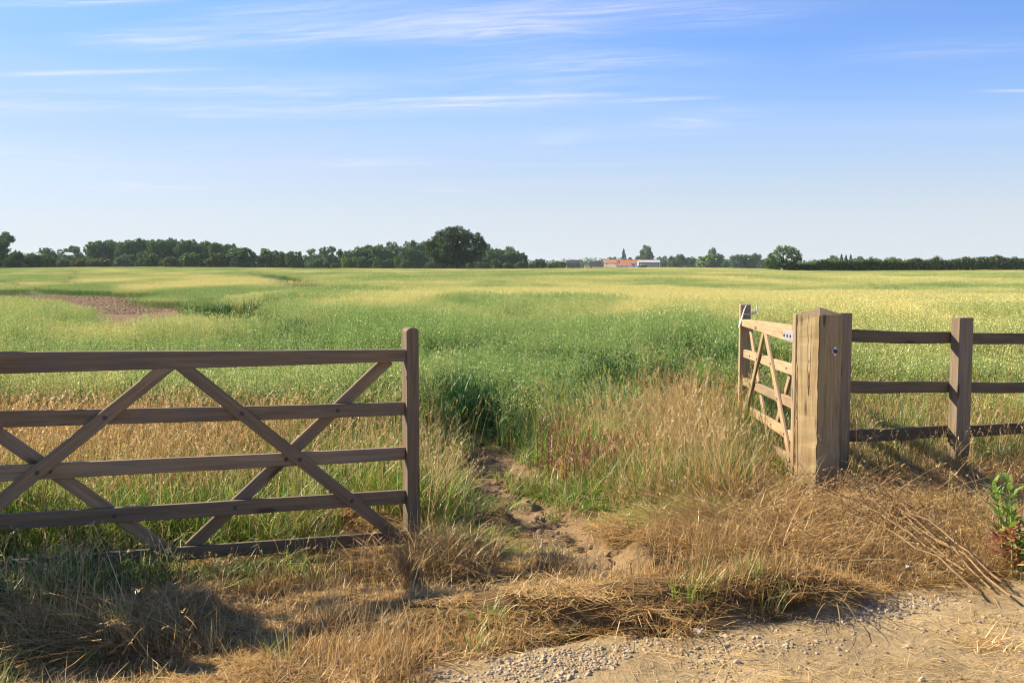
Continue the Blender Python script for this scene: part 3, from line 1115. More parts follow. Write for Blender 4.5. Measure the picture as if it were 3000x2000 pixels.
def build_grass():
    # ---- tall green grass (behind the closed gate, at the path, under the fence)
    T = [tuft_tall(62, 10, 5, .15, .46, (.05, .09), GREEN + LIME, STRAW, STRAW, .5).mesh('t', M_GRASS) for _ in range(5)]
    X, Y = near_grid(.125)
    u, v, b = zones(X, Y)
    pa, tr = pathness(X, Y), trackness(X, Y)
    n = fbm(X * 1.3, Y * 1.3, 81, 3)
    p = np.zeros(len(X))
    p = np.where((u < 1380) & (b > np.where(u < 1230, 12, -12)) & (b < 230), .95, p)
    p = np.where((u < 700) & (b >= 120) & (b < 300), .5, p)
    p = np.where((u >= 560) & (u < 1380) & (b >= 130) & (b < 330), .9, p)
    p = np.where((u >= 1330) & (u < 2330) & (b > -95) & (v > 1290), .80 * sstep(u, 2200, 1850) + .25, p)
    p = np.where((u >= 1330) & (b < -20) & (v > 1640), 0, p)
    p = np.where((u >= 2440) & (b > 5) & (v > HEDGE_BACK), .75, p)
    p *= (n > .27) * (pa < .05) * (tr < .3) * (.3 + .7 * sstep(polydist(X, Y, PATH), .25, .6))
    Xs, Ys = pick(X, Y, p)
    un, vn, bn = zones(Xs, Ys)
    scatter_at('tall_green_grass', T, Xs, Ys, U(.85, 1.2, len(Xs)), 'tall fresh green grass behind the gates and along the path', 'grass',
               hs=U(.7, 1.1, len(Xs)) * (1 - .62 * sstep(bn, 75, 5)) * nearpath(Xs, Ys) * np.where(un > 2150, .62, 1))

    # ---- tall dry grass with feathery heads
    T = [tuft_tall(10, 34, 13, .16, .60, (.07, .13), GREEN, STRAW + GOLD, STRAW, .55).mesh('t', M_GRASS) for _ in range(5)]
    X, Y = near_grid(.14)
    u, v, b = zones(X, Y)
    pa, tr = pathness(X, Y), trackness(X, Y)
    n = fbm(X * 1.1, Y * 1.1, 82, 3)
    p = np.zeros(len(X))
    p = np.where((u < 760) & (b > 120) & (v > 1330), .8 * sstep(u, 800, 450) + .15, p)
    p = np.where((u >= 760) & (u < 1400) & (b > 20) & (v > 1330), .09, p)
    p = np.where((u > 1640) & (u < 2330) & (v > 1280) & (b > -10), (.08 + .72 * sstep(u, 1780, 2000)) * (1 - .6 * sstep(u, 2140, 2220)), p)
    p = np.where((u > 2440) & (b > 5) & (v > HEDGE_BACK - 10), .35, p)
    p *= (n > .3) * (pa < .05) * (tr < .2)
    Xs, Ys = pick(X, Y, p)
    u2, v2, b2 = zones(Xs, Ys)
    drift = np.where(u2 > 1500, math.pi, 0) + rng.normal(0, .7, len(Xs))
    tilt = np.zeros((len(Xs), 2))
    tilt[:, 1] = np.where((u2 > 1600) & (u2 < 2330), -U(.05, .35, len(Xs)), U(-.1, .1, len(Xs)))
    hs = U(.75, 1.12, len(Xs)) * np.where(u2 > 2440, .7, .92) * nearpath(Xs, Ys) * np.where((u2 > 2140) & (u2 < 2330), .5, 1)
    scatter_at('tall_dry_grass', T, Xs, Ys, U(.85, 1.15, len(Xs)), 'tall straw coloured grass with feathery seed heads beside both gates', 'grass',
               rotz=np.zeros(len(Xs)) + 0 * drift, hs=hs, tilt=tilt)

    # ---- golden brown thin grass of the headland in front of the crop
    T = [tuft_tall(6, 40, 9, .18, .50, (.04, .08), GREEN, GOLD + STRAW, GOLD, .4).mesh('t', M_GRASS) for _ in range(4)]
    X, Y = near_grid(.16, y0=6.6, y1=13.8, x0=-9, x1=9)
    u, v, b = zones(X, Y)
    n = fbm(X * .9, Y * .9, 83, 3)
    lim = np.interp(X, [-9, -5, -2.5, -1.2, -0.6, 0.4, 1.2, 2.0, 3.2, 4.5, 6, 12], [9.2, 8.9, 8.5, 8.4, 8.8, 10.2, 11.6, 12.6, 12.8, 11.2, 10.4, 10.4])
    p = .75 * sstep(u, 1150, 700) * (Y < lim + .1) * (Y > 6.7) + .28 * (u > 1900) * (Y < lim) * (Y > 8.5) + .06 * ((u > 1150) & (u < 1900)) * (Y < lim)
    p *= (n > .28) * (pathness(X, Y) < .3) * ~((Y > 12.1) & (Y < 13.4) & (X > 2.2) & (X < 3.6))
    Xs, Ys = pick(X, Y, p)
    scatter_at('golden_headland_grass', T, Xs, Ys, U(.85, 1.2, len(Xs)), 'golden brown grass between the closed gate and the oats', 'grass', hs=U(.8, 1.15, len(Xs)))

    # ---- thin green oats and broad grass leaves on the worn headland in the opening
    T = [tuft_tall(26, 3, 3, .14, .42, (.05, .09), DARKG + OATG, STRAW, LIME, .35).mesh('t', M_GRASS) for _ in range(4)]
    X, Y = near_grid(.17, y0=8.2, y1=13.5, x0=-3, x1=8)
    u, v, b = zones(X, Y)
    n = fbm(X * 1.2, Y * 1.0, 84, 3)
    p = .9 * (u > 1150) * (Y < lim_at(X) + .4) * (n > .33) * (pathness(X, Y) < .3) * ~((Y > 12.1) & (Y < 13.4) & (X > 2.2) & (X < 3.6))
    Xs, Ys = pick(X, Y, p)
    scatter_at('volunteer_oats', T, Xs, Ys, U(.8, 1.3, len(Xs)), 'thin blue green oat shoots on the worn ground past the opening', 'crop', hs=U(.8, 1.35, len(Xs)))

    # ---- long lush grass with pale heads in front of the closed gate
    T = [tuft_tall(70, 10, 9, .17, .42, (.06, .11), DARKG + GREEN + LIME, STRAW, STRAW, .9).mesh('t', M_GRASS) for _ in range(4)]
    X, Y = near_grid(.13)
    u, v, b = zones(X, Y)
    n = fbm(X * 1.5, Y * 1.5, 85, 3)
    p = .92 * (u < 1000) * (b < -32) * (b > -75 - 80 * sstep(u, 700, 200)) * (n > .27) * sstep(u, 1020, 650)
    Xs, Ys = pick(X, Y, p)
    scatter_at('rank_verge_grass', T, Xs, Ys, U(.85, 1.1, len(Xs)), 'dark rank grass with pale heads in the shade of the closed gate', 'grass', hs=U(.45, .85, len(Xs)) * (.30 + .70 * sstep(zones(Xs, Ys)[2], -20, -95)))

    # ---- brown drooping tussocks
    T = []
    for _ in range(4):
        tf = Tuft()
        m_ = 90
        tf.blades(disc(m_, .15), U(0, 6.28, m_), U(.2, .46, m_), U(.1, .9, m_), U(.6, 2.1, m_), U(.003, .005, m_), 5, pal(m_, BROWN + GOLD), pal(m_, GOLD + STRAW))
        T.append(tf.mesh('t', M_HAY))
    X, Y = near_grid(.14)
    u, v, b = zones(X, Y)
    n = fbm(X * 1.4, Y * 1.4, 86, 3)
    p = .8 * (u > 960) * (u < 1500) * (b < -30) * (b > -140) * ((n > .34) | ((u > 1040) & (u < 1420) & (b > -135)))
    p = np.maximum(p, .30 * (u < 960) * (b < -40) * (b > -180) * (n > .45))
    p = np.maximum(p, .35 * (u > 1640) * (b < -180) * (v > 1640) * (n > .5))
    p *= (pathness(X, Y) < .1) * (trackness(X, Y) < .2)
    Xs, Ys = pick(X, Y, p)
    ux, vx, bx = zones(Xs, Ys)
    scatter_at('brown_tussock_grass', T, Xs, Ys, U(.8, 1.15, len(Xs)), 'brown drooping tussocks of dead grass beside the gate stile', 'grass',
               hs=U(.6, 1.0, len(Xs)) * np.where((ux > 1000) & (ux < 1420) & (bx > -150), .8 + .45 * sstep(ux, 1120, 1240) * sstep(bx, -35, -60), np.where((ux > 960) & (ux < 1500) & (bx > -70), .8, .45)) * nearpath(Xs, Ys))

    # ---- short scorched turf of the verge
    T = []
    for _ in range(5):
        tf = Tuft()
        m_ = 95
        ca, cb = ((STRAW + GOLD, STRAW), (GOLD + BROWN, GOLD + STRAW), (BROWN + GOLD, GOLD), (GOLD + STRAW, STRAW + GOLD), (BROWN, BROWN + GOLD + GOLD))[len(T)]
        tf.blades(disc(m_, .11), U(0, 6.28, m_), U(.04, .13, m_), U(.1, 1.2, m_), U(.1, 1.2, m_), U(.0025, .0045, m_), 3, pal(m_, ca, .28), pal(m_, cb, .28))
        m_ = 44
        tf.blades(disc(m_, .11), U(0, 6.28, m_), U(.08, .24, m_), U(1.15, 1.5, m_), U(-.1, .3, m_), U(.0025, .004, m_), 3, pal(m_, cb + BROWN, .28), pal(m_, cb, .28))
        m_ = 5
        tf.blades(disc(m_, .11), U(0, 6.28, m_), U(.13, .24, m_), U(.0, .4, m_), U(.0, .5, m_), U(.0025, .004, m_), 3, pal(m_, STRAW), pal(m_, STRAW))
        T.append(tf.mesh('t', M_HAY))
    X, Y = near_grid(.085)
    u, v, b = zones(X, Y)
    tr = trackness(X, Y)
    n = fbm(X * 2.2, Y * 2.2, 87, 3)
    p = (b < -8) * (.95 * (1 - tr) ** 3 * (n > .24) + .015 * tr * (n > .52))
    p = np.where((u > 700) & (u < 1330) & (b >= -8) & (b < 90), .7, p)
    p = np.where((u < 420) & (v > 1950), .8 * (n > .25), p)
    p *= (pathness(X, Y) < .15)
    Xs, Ys = pick(X, Y, p)
    scatter_at('scorched_turf', T, Xs, Ys, U(.8, 1.25, len(Xs)), 'short scorched straw coloured turf between the gates and the track', 'grass', hs=U(.6, 1.1, len(Xs)) * np.where((zones(Xs, Ys)[2] > -70) & ((zones(Xs, Ys)[0] < 1250) | (zones(Xs, Ys)[0] > 2250)), .5, 1) * (.28 + .85 * sstep(fbm(Xs * 2.6, Ys * 3.6, 94, 3), .36, .68)),
               idx=np.clip(np.floor((fbm(Xs * 1.6, Ys * 2.4, 97, 3) - .28) / .44 * 5 + rng.normal(0, .8, len(Xs))), 0, 4).astype(int))
    # fine green bits in the turf and on the path
    T = []
    for _ in range(3):
        tf = Tuft()
        m_ = 60
        tf.blades(disc(m_, .07), U(0, 6.28, m_), U(.05, .15, m_), U(.0, .7, m_), U(.1, 1.0, m_), U(.003, .005, m_), 3, pal(m_, GREEN + LIME), pal(m_, GREEN + STRAW))
        T.append(tf.mesh('t', M_GRASS))
    X, Y = near_grid(.16)
    u, v, b = zones(X, Y)
    n = fbm(X * 1.7, Y * 1.7, 88, 3)
    p = .35 * (b < 0) * (n > .56) * (trackness(X, Y) < .5) + .22 * (pathness(X, Y) > .5) * (n > .5)
    Xs, Ys = pick(X, Y, p)
    g = gpt(1553, 1436)
    Xs = np.concatenate([Xs, g.x + rng.normal(0, .05, 9)])
    Ys = np.concatenate([Ys, g.y + rng.normal(0, .05, 9)])
    scatter_at('green_sprigs', T, Xs, Ys, U(.8, 1.3, len(Xs)), 'small green grass sprigs on the bare path and in dry turf', 'grass')

    # ---- flattened hay round the gate post
    T = []
    for _ in range(5):
        tf = Tuft()
        m_ = 70
        bs = disc(m_, .2)
        bs[:, 2] = U(-.01, .07, m_)
        tf.blades(bs, rng.normal(0, .42, m_), U(.22, .7, m_), U(.75, 1.35, m_), U(.3, .95, m_), U(.0018, .0065, m_), 6, pal(m_, GOLD + BROWN + BROWN, .3), pal(m_, GOLD + GOLD + BROWN, .3), kink=.2)
        P = tf.blades(disc(6, .2), rng.normal(0, .3, 6), U(.5, .85, 6), U(.7, 1.2, 6), U(.3, .8, 6), U(.003, .004, 6), 6, pal(6, STRAW), pal(6, STRAW))
        seed_heads(tf, P, STRAW, (.05, .09), 12)
        T.append(tf.mesh('t', M_HAY))
    for _ in range(4):                                      # broken, crossed pieces
        tf = Tuft()
        m_ = 60
        bs = disc(m_, .22)
        bs[:, 2] = U(-.01, .13, m_)
        tf.blades(bs, U(0, 6.28, m_), U(.08, .38, m_), U(.7, 1.6, m_), U(-.3, 1.2, m_), U(.002, .007, m_), 4, pal(m_, GOLD + BROWN + BROWN, .35), pal(m_, GOLD + STRAW + BROWN, .35), kink=.25)
        P = tf.blades(disc(5, .2), U(0, 6.28, 5), U(.3, .6, 5), U(.1, .9, 5), U(.5, 1.5, 5), U(.002, .004, 5), 5, pal(5, STRAW), pal(5, STRAW))
        seed_heads(tf, P, STRAW, (.05, .09), 12)
        T.append(tf.mesh('t', M_HAY))
    X, Y = near_grid(.105)
    u, v, b = zones(X, Y)
    n = fbm(X * 1.5, Y * 1.5, 89, 3)
    p = .72 * (u > 1990) * (b < np.where((u > 2270) & (u < 2540), -75, 45)) * (v < 1705 + 20 * np.sin(u / 90)) * sstep(u, 1980, 2080) * (n > .25)
    p = np.maximum(p, .4 * (u > 2150) * (b < 0) * (v < 1745 - .05 * (u - 2150)) * (n > .4))
    p = np.maximum(p, .55 * (u < 520) * (v > 1815) * (v < 1905) * (n > .3))
    p *= (trackness(X, Y) < .25) * (pathness(X, Y) < .3)
    Xs, Ys = pick(X, Y, p)
    us, vs, bs_ = zones(Xs, Ys)
    flow = math.pi + 0.35 + 1.3 * (fbm(Xs * .9, Ys * 1.3, 91, 2) - .5) * 2
    flow = np.where(us > 2500, flow - .9, flow)
    flow = flow + rng.normal(0, .6, len(Xs))
    flow = np.where((us > 2150) & (rng.uniform(0, 1, len(Xs)) < .35), flow + math.pi, flow)
    scatter_at('flattened_hay', T, Xs, Ys, U(.75, 1.15, len(Xs)), 'flattened tangle of golden dead hay round the gate post foot', 'hay', rotz=flow, hs=U(.35, .75, len(Xs)))

    # ---- reddish dock and sorrel stems beside the path
    T = []
    for _ in range(3):
        tf = Tuft()
        m_ = 20
        c0, c1 = pal(m_, [(0.17, 0.05, 0.035), (0.22, 0.08, 0.04)]), pal(m_, [(0.27, 0.075, 0.055), (0.24, 0.11, 0.06)])
        P = tf.blades(disc(m_, .15), U(0, 6.28, m_), U(.22, .42, m_), U(0, .25, m_), U(0, .5, m_), U(.004, .006, m_), 4, c0, c1)
        seed_heads(tf, P, [(0.33, 0.07, 0.06), (0.28, 0.10, 0.06)], (.1, .2), 16, .009, .7)
        m_ = 10
        tf.blades(disc(m_, .15), U(0, 6.28, m_), U(.1, .2, m_), U(.2, .9, m_), U(.3, 1., m_), U(.012, .02, m_), 3, pal(m_, GREEN), pal(m_, GREEN))
        T.append(tf.mesh('t', M_GRASS))
    X, Y = near_grid(.16)
    u, v, b = zones(X, Y)
    p = .28 * np.exp(-(((u - 1650) / 110) ** 2 + ((v - 1415) / 42) ** 2) ** 2) + .06 * np.exp(-(((u - 1350) / 60) ** 2 + ((v - 1400) / 40) ** 2) ** 2) + .3 * np.exp(-(((u - 1860) / 60) ** 2 + ((v - 1400) / 40) ** 2) ** 2)
    Xs, Ys = pick(X, Y, p)
    scatter_at('red_sorrel', T, Xs, Ys, U(.8, 1.2, len(Xs)), 'dull red sorrel stems on the right of the bare path', 'weeds')

    # ---- loose straw on the track
    T = []
    for _ in range(4):
        tf = Tuft()
        m_ = 34
        bs = disc(m_, .17)
        bs[:, 2] = U(.002, .014, m_)
        tf.blades(bs, rng.normal(0, .9, m_), U(.03, .15, m_), U(1.5, 1.6, m_), U(-.05, .05, m_), U(.0014, .003, m_), 2, pal(m_, STRAW, .25), pal(m_, STRAW, .25))
        T.append(tf.mesh('t', M_HAY))
    X, Y = near_grid(.13)
    u, v, b = zones(X, Y)
    n = fbm(X * 1.3, Y * 2.6, 93, 3)
    p = .97 * (trackness(X, Y) > .15) * sstep(n, .28, .52) * (.35 + .65 * sstep(u, 1800, 2600)) * (1 - .75 * np.exp(-(((u - 1680) / 420) ** 2 + ((v - 1946) / 50) ** 2) ** 2))
    p = np.maximum(p, .5 * (pathness(X, Y) > .3) * (v > 1560))
    p = np.maximum(p, .6 * (b < 0) * (trackness(X, Y) <= .15))
    Xs, Ys = pick(X, Y, p)
    scatter_at('loose_straw', T, Xs, Ys, U(.8, 1.3, len(Xs)), 'loose pale straws scattered over the dirt track', 'straw', hs=np.ones(len(Xs)))


def lim_at(X):
    return np.interp(X, [-9, -5, -2.5, -1.2, -0.6, 0.4, 1.2, 2.0, 3.2, 4.5, 6, 12], [9.2, 8.9, 8.5, 8.4, 8.8, 10.2, 11.6, 12.6, 12.8, 11.2, 10.4, 10.4])


build_grass()


# ------------------------------------------------------------------ gravel and clods
def stone_mesh(seed, flat=0.7, sub=2, amp=0.35):
    bm = bmesh.new()
    bmesh.ops.create_icosphere(bm, subdivisions=sub, radius=0.5)
    rg = random.Random(seed)
    pl = [(Vector((rg.gauss(0, 1), rg.gauss(0, 1), rg.gauss(0, 1))).normalized(), rg.uniform(.26, .42)) for _ in range(9)]
    for vv in bm.verts:
        for n_, d_ in pl:
            k = vv.co.dot(n_)
            if k > d_:
                vv.co -= n_ * (k - d_) * .9
        vv.co.z *= flat
    return bm_mesh('stone', bm)


def build_stones():
    def smat(name, cols):
        m, nt, out = new_mat(name)
        rnd = nt.new('ShaderNodeObjectInfo').outputs['Random']
        c = nt.ramp(rnd, [(i / (len(cols) - 1), c) for i, c in enumerate(cols)])
        pos = nt.new('ShaderNodeNewGeometry').outputs['Position']
        n = nt.noise(pos, 160, 4, .7)
        k = nt.m('ADD', nt.m('MULTIPLY', n, .8), .6)
        cc = nt.new('ShaderNodeCombineColor')
        for j in range(3):
            nt.put(cc.inputs[j], k)
        c = nt.mix(1, c, cc.outputs[0], 'MULTIPLY')
        principled(nt, out, c, .85, .2, 0, bump(nt, n, .5, .003))
        return m
    ms = smat('pale_gravel', [(0.24, 0.19, 0.13), (0.41, 0.32, 0.20), (0.33, 0.26, 0.165), (0.46, 0.365, 0.235), (0.28, 0.23, 0.165)])
    T = []
    for i in range(6):
        me = stone_mesh(i)
        me.materials.append(ms)
        T.append(me)
    X, Y = near_grid(.0135, y0=3.6, y1=5.8)
    u, v, b = zones(X, Y)
    n = fbm(X * 5, Y * 5, 95, 3)
    g = np.exp(-(((u - 1680) / 420) ** 2 + ((v - 1946 + (u - 1680) * .05) / 50) ** 2) ** 2)
    g = np.maximum(g, .75 * np.exp(-(((u - 1350) / 150) ** 2 + ((v - 1972) / 26) ** 2)))
    g = np.maximum(g, .9 * np.exp(-(((u - 2600) / 190) ** 2 + ((v - 1786 + (u - 2600) * .12) / 26) ** 2) ** 2))
    g = np.maximum(g, .55 * np.exp(-(((u - 2180) / 240) ** 2 + ((v - 1885) / 24) ** 2)))
    g = np.maximum(g, .3 * np.exp(-(((u - 2030) / 60) ** 2 + ((v - 1960) / 40) ** 2)))
    p = g * sstep(n, .30, .46) + .02 * (trackness(X, Y) > .5)
    Xs, Ys = pick(X, Y, p)
    sc = np.minimum(np.exp(rng.normal(math.log(.0118), .5, len(Xs))), .036)
    scatter('gravel', T, np.stack([Xs, Ys, height(Xs, Ys) + sc * .02], 1), U(0, 6.28, len(Xs)), sc, 'patches of pale broken gravel along the edge of the dirt track', 'gravel', tilt=rng.uniform(-.5, .5, (len(Xs), 2)))
    # dry clods in the path and on the track
    ms2 = smat('dry_clods', [(0.24, 0.16, 0.085), (0.31, 0.21, 0.115), (0.19, 0.125, 0.066)])
    T = []
    for i in range(5):
        me = stone_mesh(50 + i, .6)
        me.materials.append(ms2)
        T.append(me)
    X, Y = near_grid(.05, y0=3.6, y1=9.6)
    pa, tr = pathness(X, Y), trackness(X, Y)
    n = fbm(X * 4, Y * 4, 96, 3)
    p = .75 * (pa > .4) * (n > .42) + .10 * (tr > .5) * (n > .5)
    Xs, Ys = pick(X, Y, p)
    sc = np.minimum(np.exp(rng.normal(math.log(.021), .5, len(Xs))), .06) * np.where(trackness(Xs, Ys) > .5, .6, 1)
    scatter('soil_clods', T, np.stack([Xs, Ys, height(Xs, Ys) + sc * .1], 1), U(0, 6.28, len(Xs)), sc, 'crumbled dry soil clods lying along the bare path', 'soil', tilt=rng.uniform(-.5, .5, (len(Xs), 2)))

    # broken clods over the bare patch in the oats
    q = rng.uniform(0, 1, (26000, 2))
    Yc = 50 + 70 * q[:, 0]
    Xc = -.56 * Yc + q[:, 1] * .34 * Yc
    Zc = height(Xc, Yc)
    uu, vv = proj(Xc, Yc, Zc)
    kk = in_poly(uu, vv, BARE)
    Xc, Yc, Zc = Xc[kk], Yc[kk], Zc[kk]
    sc = np.minimum(np.exp(rng.normal(math.log(.11), .5, len(Xc))), .32)
    scatter('field_clods', T, np.stack([Xc, Yc, Zc], 1), U(0, 6.28, len(Xc)), sc, 'rough red brown clods on the bare patch in the oats', 'soil')


build_stones()


# ------------------------------------------------------------------ gates
def lerp(a, b, t):
    return a + (b - a) * t


def gate(name, A, Udir, n, L, rails, top_stile, apex, label, mat, hinge_z, near_stile_h, dz_h):
    """five bar gate; A foot of the shutting stile, Udir towards the hinge, n the braced side.
    rails: (top, bottom) heights at the shutting stile and at the hinge end"""
    A = Vector((A[0], A[1], 0))
    Ud = Vector((Udir[0], Udir[1], 0)).normalized()
    nv = Vector((n[0], n[1], 0)).normalized()
    root = empty(name, A)
    tag(root, label, 'gate', 'five bar field gates')

    def P(s, z, off=0.0):
        return Ud * s + nv * off + Vector((0, 0, z))
    # shutting stile with rounded head
    bm = bmesh.new()
    hw, hd = 0.036, 0.05
    prof = [(-hw, -0.12), (hw, -0.12), (hw, top_stile - 0.022)]
    for k in range(1, 8):
        a = math.pi * k / 8
        prof.append((hw * math.cos(a), top_stile - 0.022 + 0.022 * math.sin(a)))
    prof.append((-hw, top_stile - 0.022))
    f = [bm.verts.new((z, s, -hd)) for s, z in prof]
    k_ = [bm.verts.new((z, s, hd)) for s, z in prof]
    nn = len(prof)
    bm.faces.new(f)
    bm.faces.new(k_[::-1])
    for i in range(nn):
        bm.faces.new((f[i], f[(i + 1) % nn], k_[(i + 1) % nn], k_[i]))
    bmesh.ops.recalc_face_normals(bm, faces=bm.faces)
    es = [e for e in bm.edges if e.calc_face_angle(0) > 1.0]
    bmesh.ops.bevel(bm, geom=es, offset=0.004, segments=1, affect='EDGES')
    mt = Matrix((Vector((0, 0, 1)), Ud, Vector((0, 0, 1)).cross(Ud))).transposed().to_4x4()
    st = link('shutting_stile', bm_mesh('shutting_stile', bm), mat, root, mt)
    # hinge stile
    beam('hanging_stile', mat, root, P(L, -0.05 + dz_h), P(L, near_stile_h), 0.10, 0.085, side=nv, seed=9)
    # rails
    for i, ((t0, b0), (t1, b1)) in enumerate(rails):
        th = 0.062 if i == 0 else 0.034
        z0, z1 = (t0 + b0) / 2, (t1 + b1) / 2
        beam('top_rail' if i == 0 else 'rail', mat, root, P(0.037, z0, 0.012 if i == 0 else 0), P(L - 0.048, z1, 0.012 if i == 0 else 0), t0 - b0, th,
             wid1=t1 - b1, side=nv, seed=i, wob=0.0025)

    def zr(i, s, which):
        a = rails[i][0][which]
        b = rails[i][1][which]
        return lerp(a, b, s / L)
    off = 0.017 + 0.0115 + 0.001
    bw, bt = 0.068, 0.022
    # braces: two from the top in the middle down to the feet on the front, two from the bottom in the middle up to the corners behind
    fr = [((apex - .018, zr(0, apex, 1) + .026), (0.085, zr(4, 0, 0) - .035)), ((apex + .018, zr(0, apex, 1) + .026), (L - .09, zr(4, L, 0) - .035))]
    bk = [((apex - .055, zr(4, apex, 0) - .02), (0.12, zr(0, 0, 1) + .012)), ((apex + .055, zr(4, apex, 0) - .02), (L - .12, zr(0, L, 1) + .012))]
    for q, sgn in ((fr, 1), (bk, -1)):
        for (s0, z0), (s1, z1) in q:
            beam('brace', mat, root, P(s0, z0, off * sgn), P(s1, z1, off * sgn), bw, bt, side=nv, seed=int(s1 * 50))
            # coach bolts where the brace crosses the rails
            for i in range(1, 4):
                sm = L * .5
                zm = (zr(i, s0, 0) + zr(i, s0, 1)) / 2
                tt = (zm - z0) / (z1 - z0)
                sx = lerp(s0, s1, tt)
                zm = (zr(i, sx, 0) + zr(i, sx, 1)) / 2
                tt = (zm - z0) / (z1 - z0)
                sx = lerp(s0, s1, tt)
                fo = off + bt / 2 if sgn > 0 else 0.0165
                bolt('bolt', root, P(sx, zm, fo), nv, 0.011, 0.006, BOLT)
    return root, P


BOLT = mat_simple('dull_bolt', (0.085, 0.07, 0.055), 0.7, 0.1, 0.3, 60)
LU = np.array((-0.915, -0.404))
LN = np.array((0.404, -0.915))
Lg = 2.60
k = Lg / 2.08
ext = lambda a, b: a + (b - a) * k
rl = [((1.145, 1.078), (ext(1.145, 1.203), ext(1.078, 1.098))), ((.846, .772), (ext(.846, .907), ext(.772, .829))),
      ((.584, .512), (ext(.584, .643), ext(.512, .566))), ((.338, .260), (ext(.338, .396), ext(.260, .320))), ((.100, .028), (ext(.100, .167), ext(.028, .100)))]
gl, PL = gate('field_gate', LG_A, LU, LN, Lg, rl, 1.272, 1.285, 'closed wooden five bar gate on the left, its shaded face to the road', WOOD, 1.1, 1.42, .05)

RA = np.array((2.248, 9.6))
RH = np.array((2.092, 7.22))
RU = (RH - RA) / np.linalg.norm(RH - RA)
RL = float(np.linalg.norm(RH - RA))
RN = np.array((RU[1], -RU[0]))
rr = [((1.129, 1.064), (1.192, 1.060)), ((.833, .756), (.900, .816)), ((.563, .489), (.645, .565)), ((.313, .240), (.402, .322)), ((.062, -.01), (.225, .135))]
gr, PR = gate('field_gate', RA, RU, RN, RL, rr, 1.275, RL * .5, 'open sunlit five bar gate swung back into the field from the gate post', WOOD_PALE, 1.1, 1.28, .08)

# hinge strap of the open gate
bm = bmesh.new()
box_bm(bm, 0, .36, -.037, .037, 0, .006)
bmesh.ops.bevel(bm, geom=list(bm.edges), offset=.0015, segments=1, affect='EDGES')
nv = Vector((RN[0], RN[1], 0))
xv = Vector((RU[0], RU[1], 0.03)).normalized()
yv = nv.cross(xv)
mt = Matrix((xv, yv, nv)).transposed().to_4x4()
mt.translation = PR(RL - .36, 1.105, 0.0405)
strap = link('hinge_strap', bm_mesh('hinge_strap', bm), GALV, gr, mt)
for i in range(3):
    bolt('bolt', strap, (.05 + .11 * i, 0, .0062), (0, 0, 1), .012, .009, RUST)

# spring latch on the head of the open gate
bm = bmesh.new()


def strip(bm, pts, w, t, side):
    side = Vector(side).normalized()
    rings = []
    for i, p in enumerate(pts):
        p = Vector(p)
        d = (Vector(pts[min(i + 1, len(pts) - 1)]) - Vector(pts[max(i - 1, 0)])).normalized()
        nrm = d.cross(side).normalized()
        ww = w[i] if isinstance(w, (list, tuple)) else w
        rings.append([bm.verts.new(p + side * sx * ww / 2 + nrm * sn * t / 2) for sx, sn in ((-1, -1), (1, -1), (1, 1), (-1, 1))])
    for a, b in zip(rings[:-1], rings[1:]):
        for k in range(4):
            bm.faces.new((a[k], a[(k + 1) % 4], b[(k + 1) % 4], b[k]))
    bm.faces.new(rings[0][::-1])
    bm.faces.new(rings[-1])


strip(bm, [(-.035, 0, -.13), (-.005, 0, -.02), (.01, 0, .035), (.035, 0, .085)], [.05, .07, .055, .012], .006, (0, 1, 0))
strip(bm, [(.0, 0, .0), (.03, .0, -.005), (.11, 0, -.003), (.128, 0, .012)], .014, .010, (0, 1, 0))
strip(bm, [(.09, 0, .004), (.128, 0, .024), (.134, 0, .055), (.138, 0, .095)], [.03, .055, .05, .012], .006, (0, 1, 0))
latch = link('gate_latch', bm_mesh('gate_latch', bm), GALV, gr, Matrix.Translation(PR(.055, 1.178, .03)))

# ------------------------------------------------------------------ gate post
NL = Vector((-0.883, -0.469, 0))
NR = Vector((0.469, -0.883, 0))
PC = Vector((2.18, 7.05, 0))


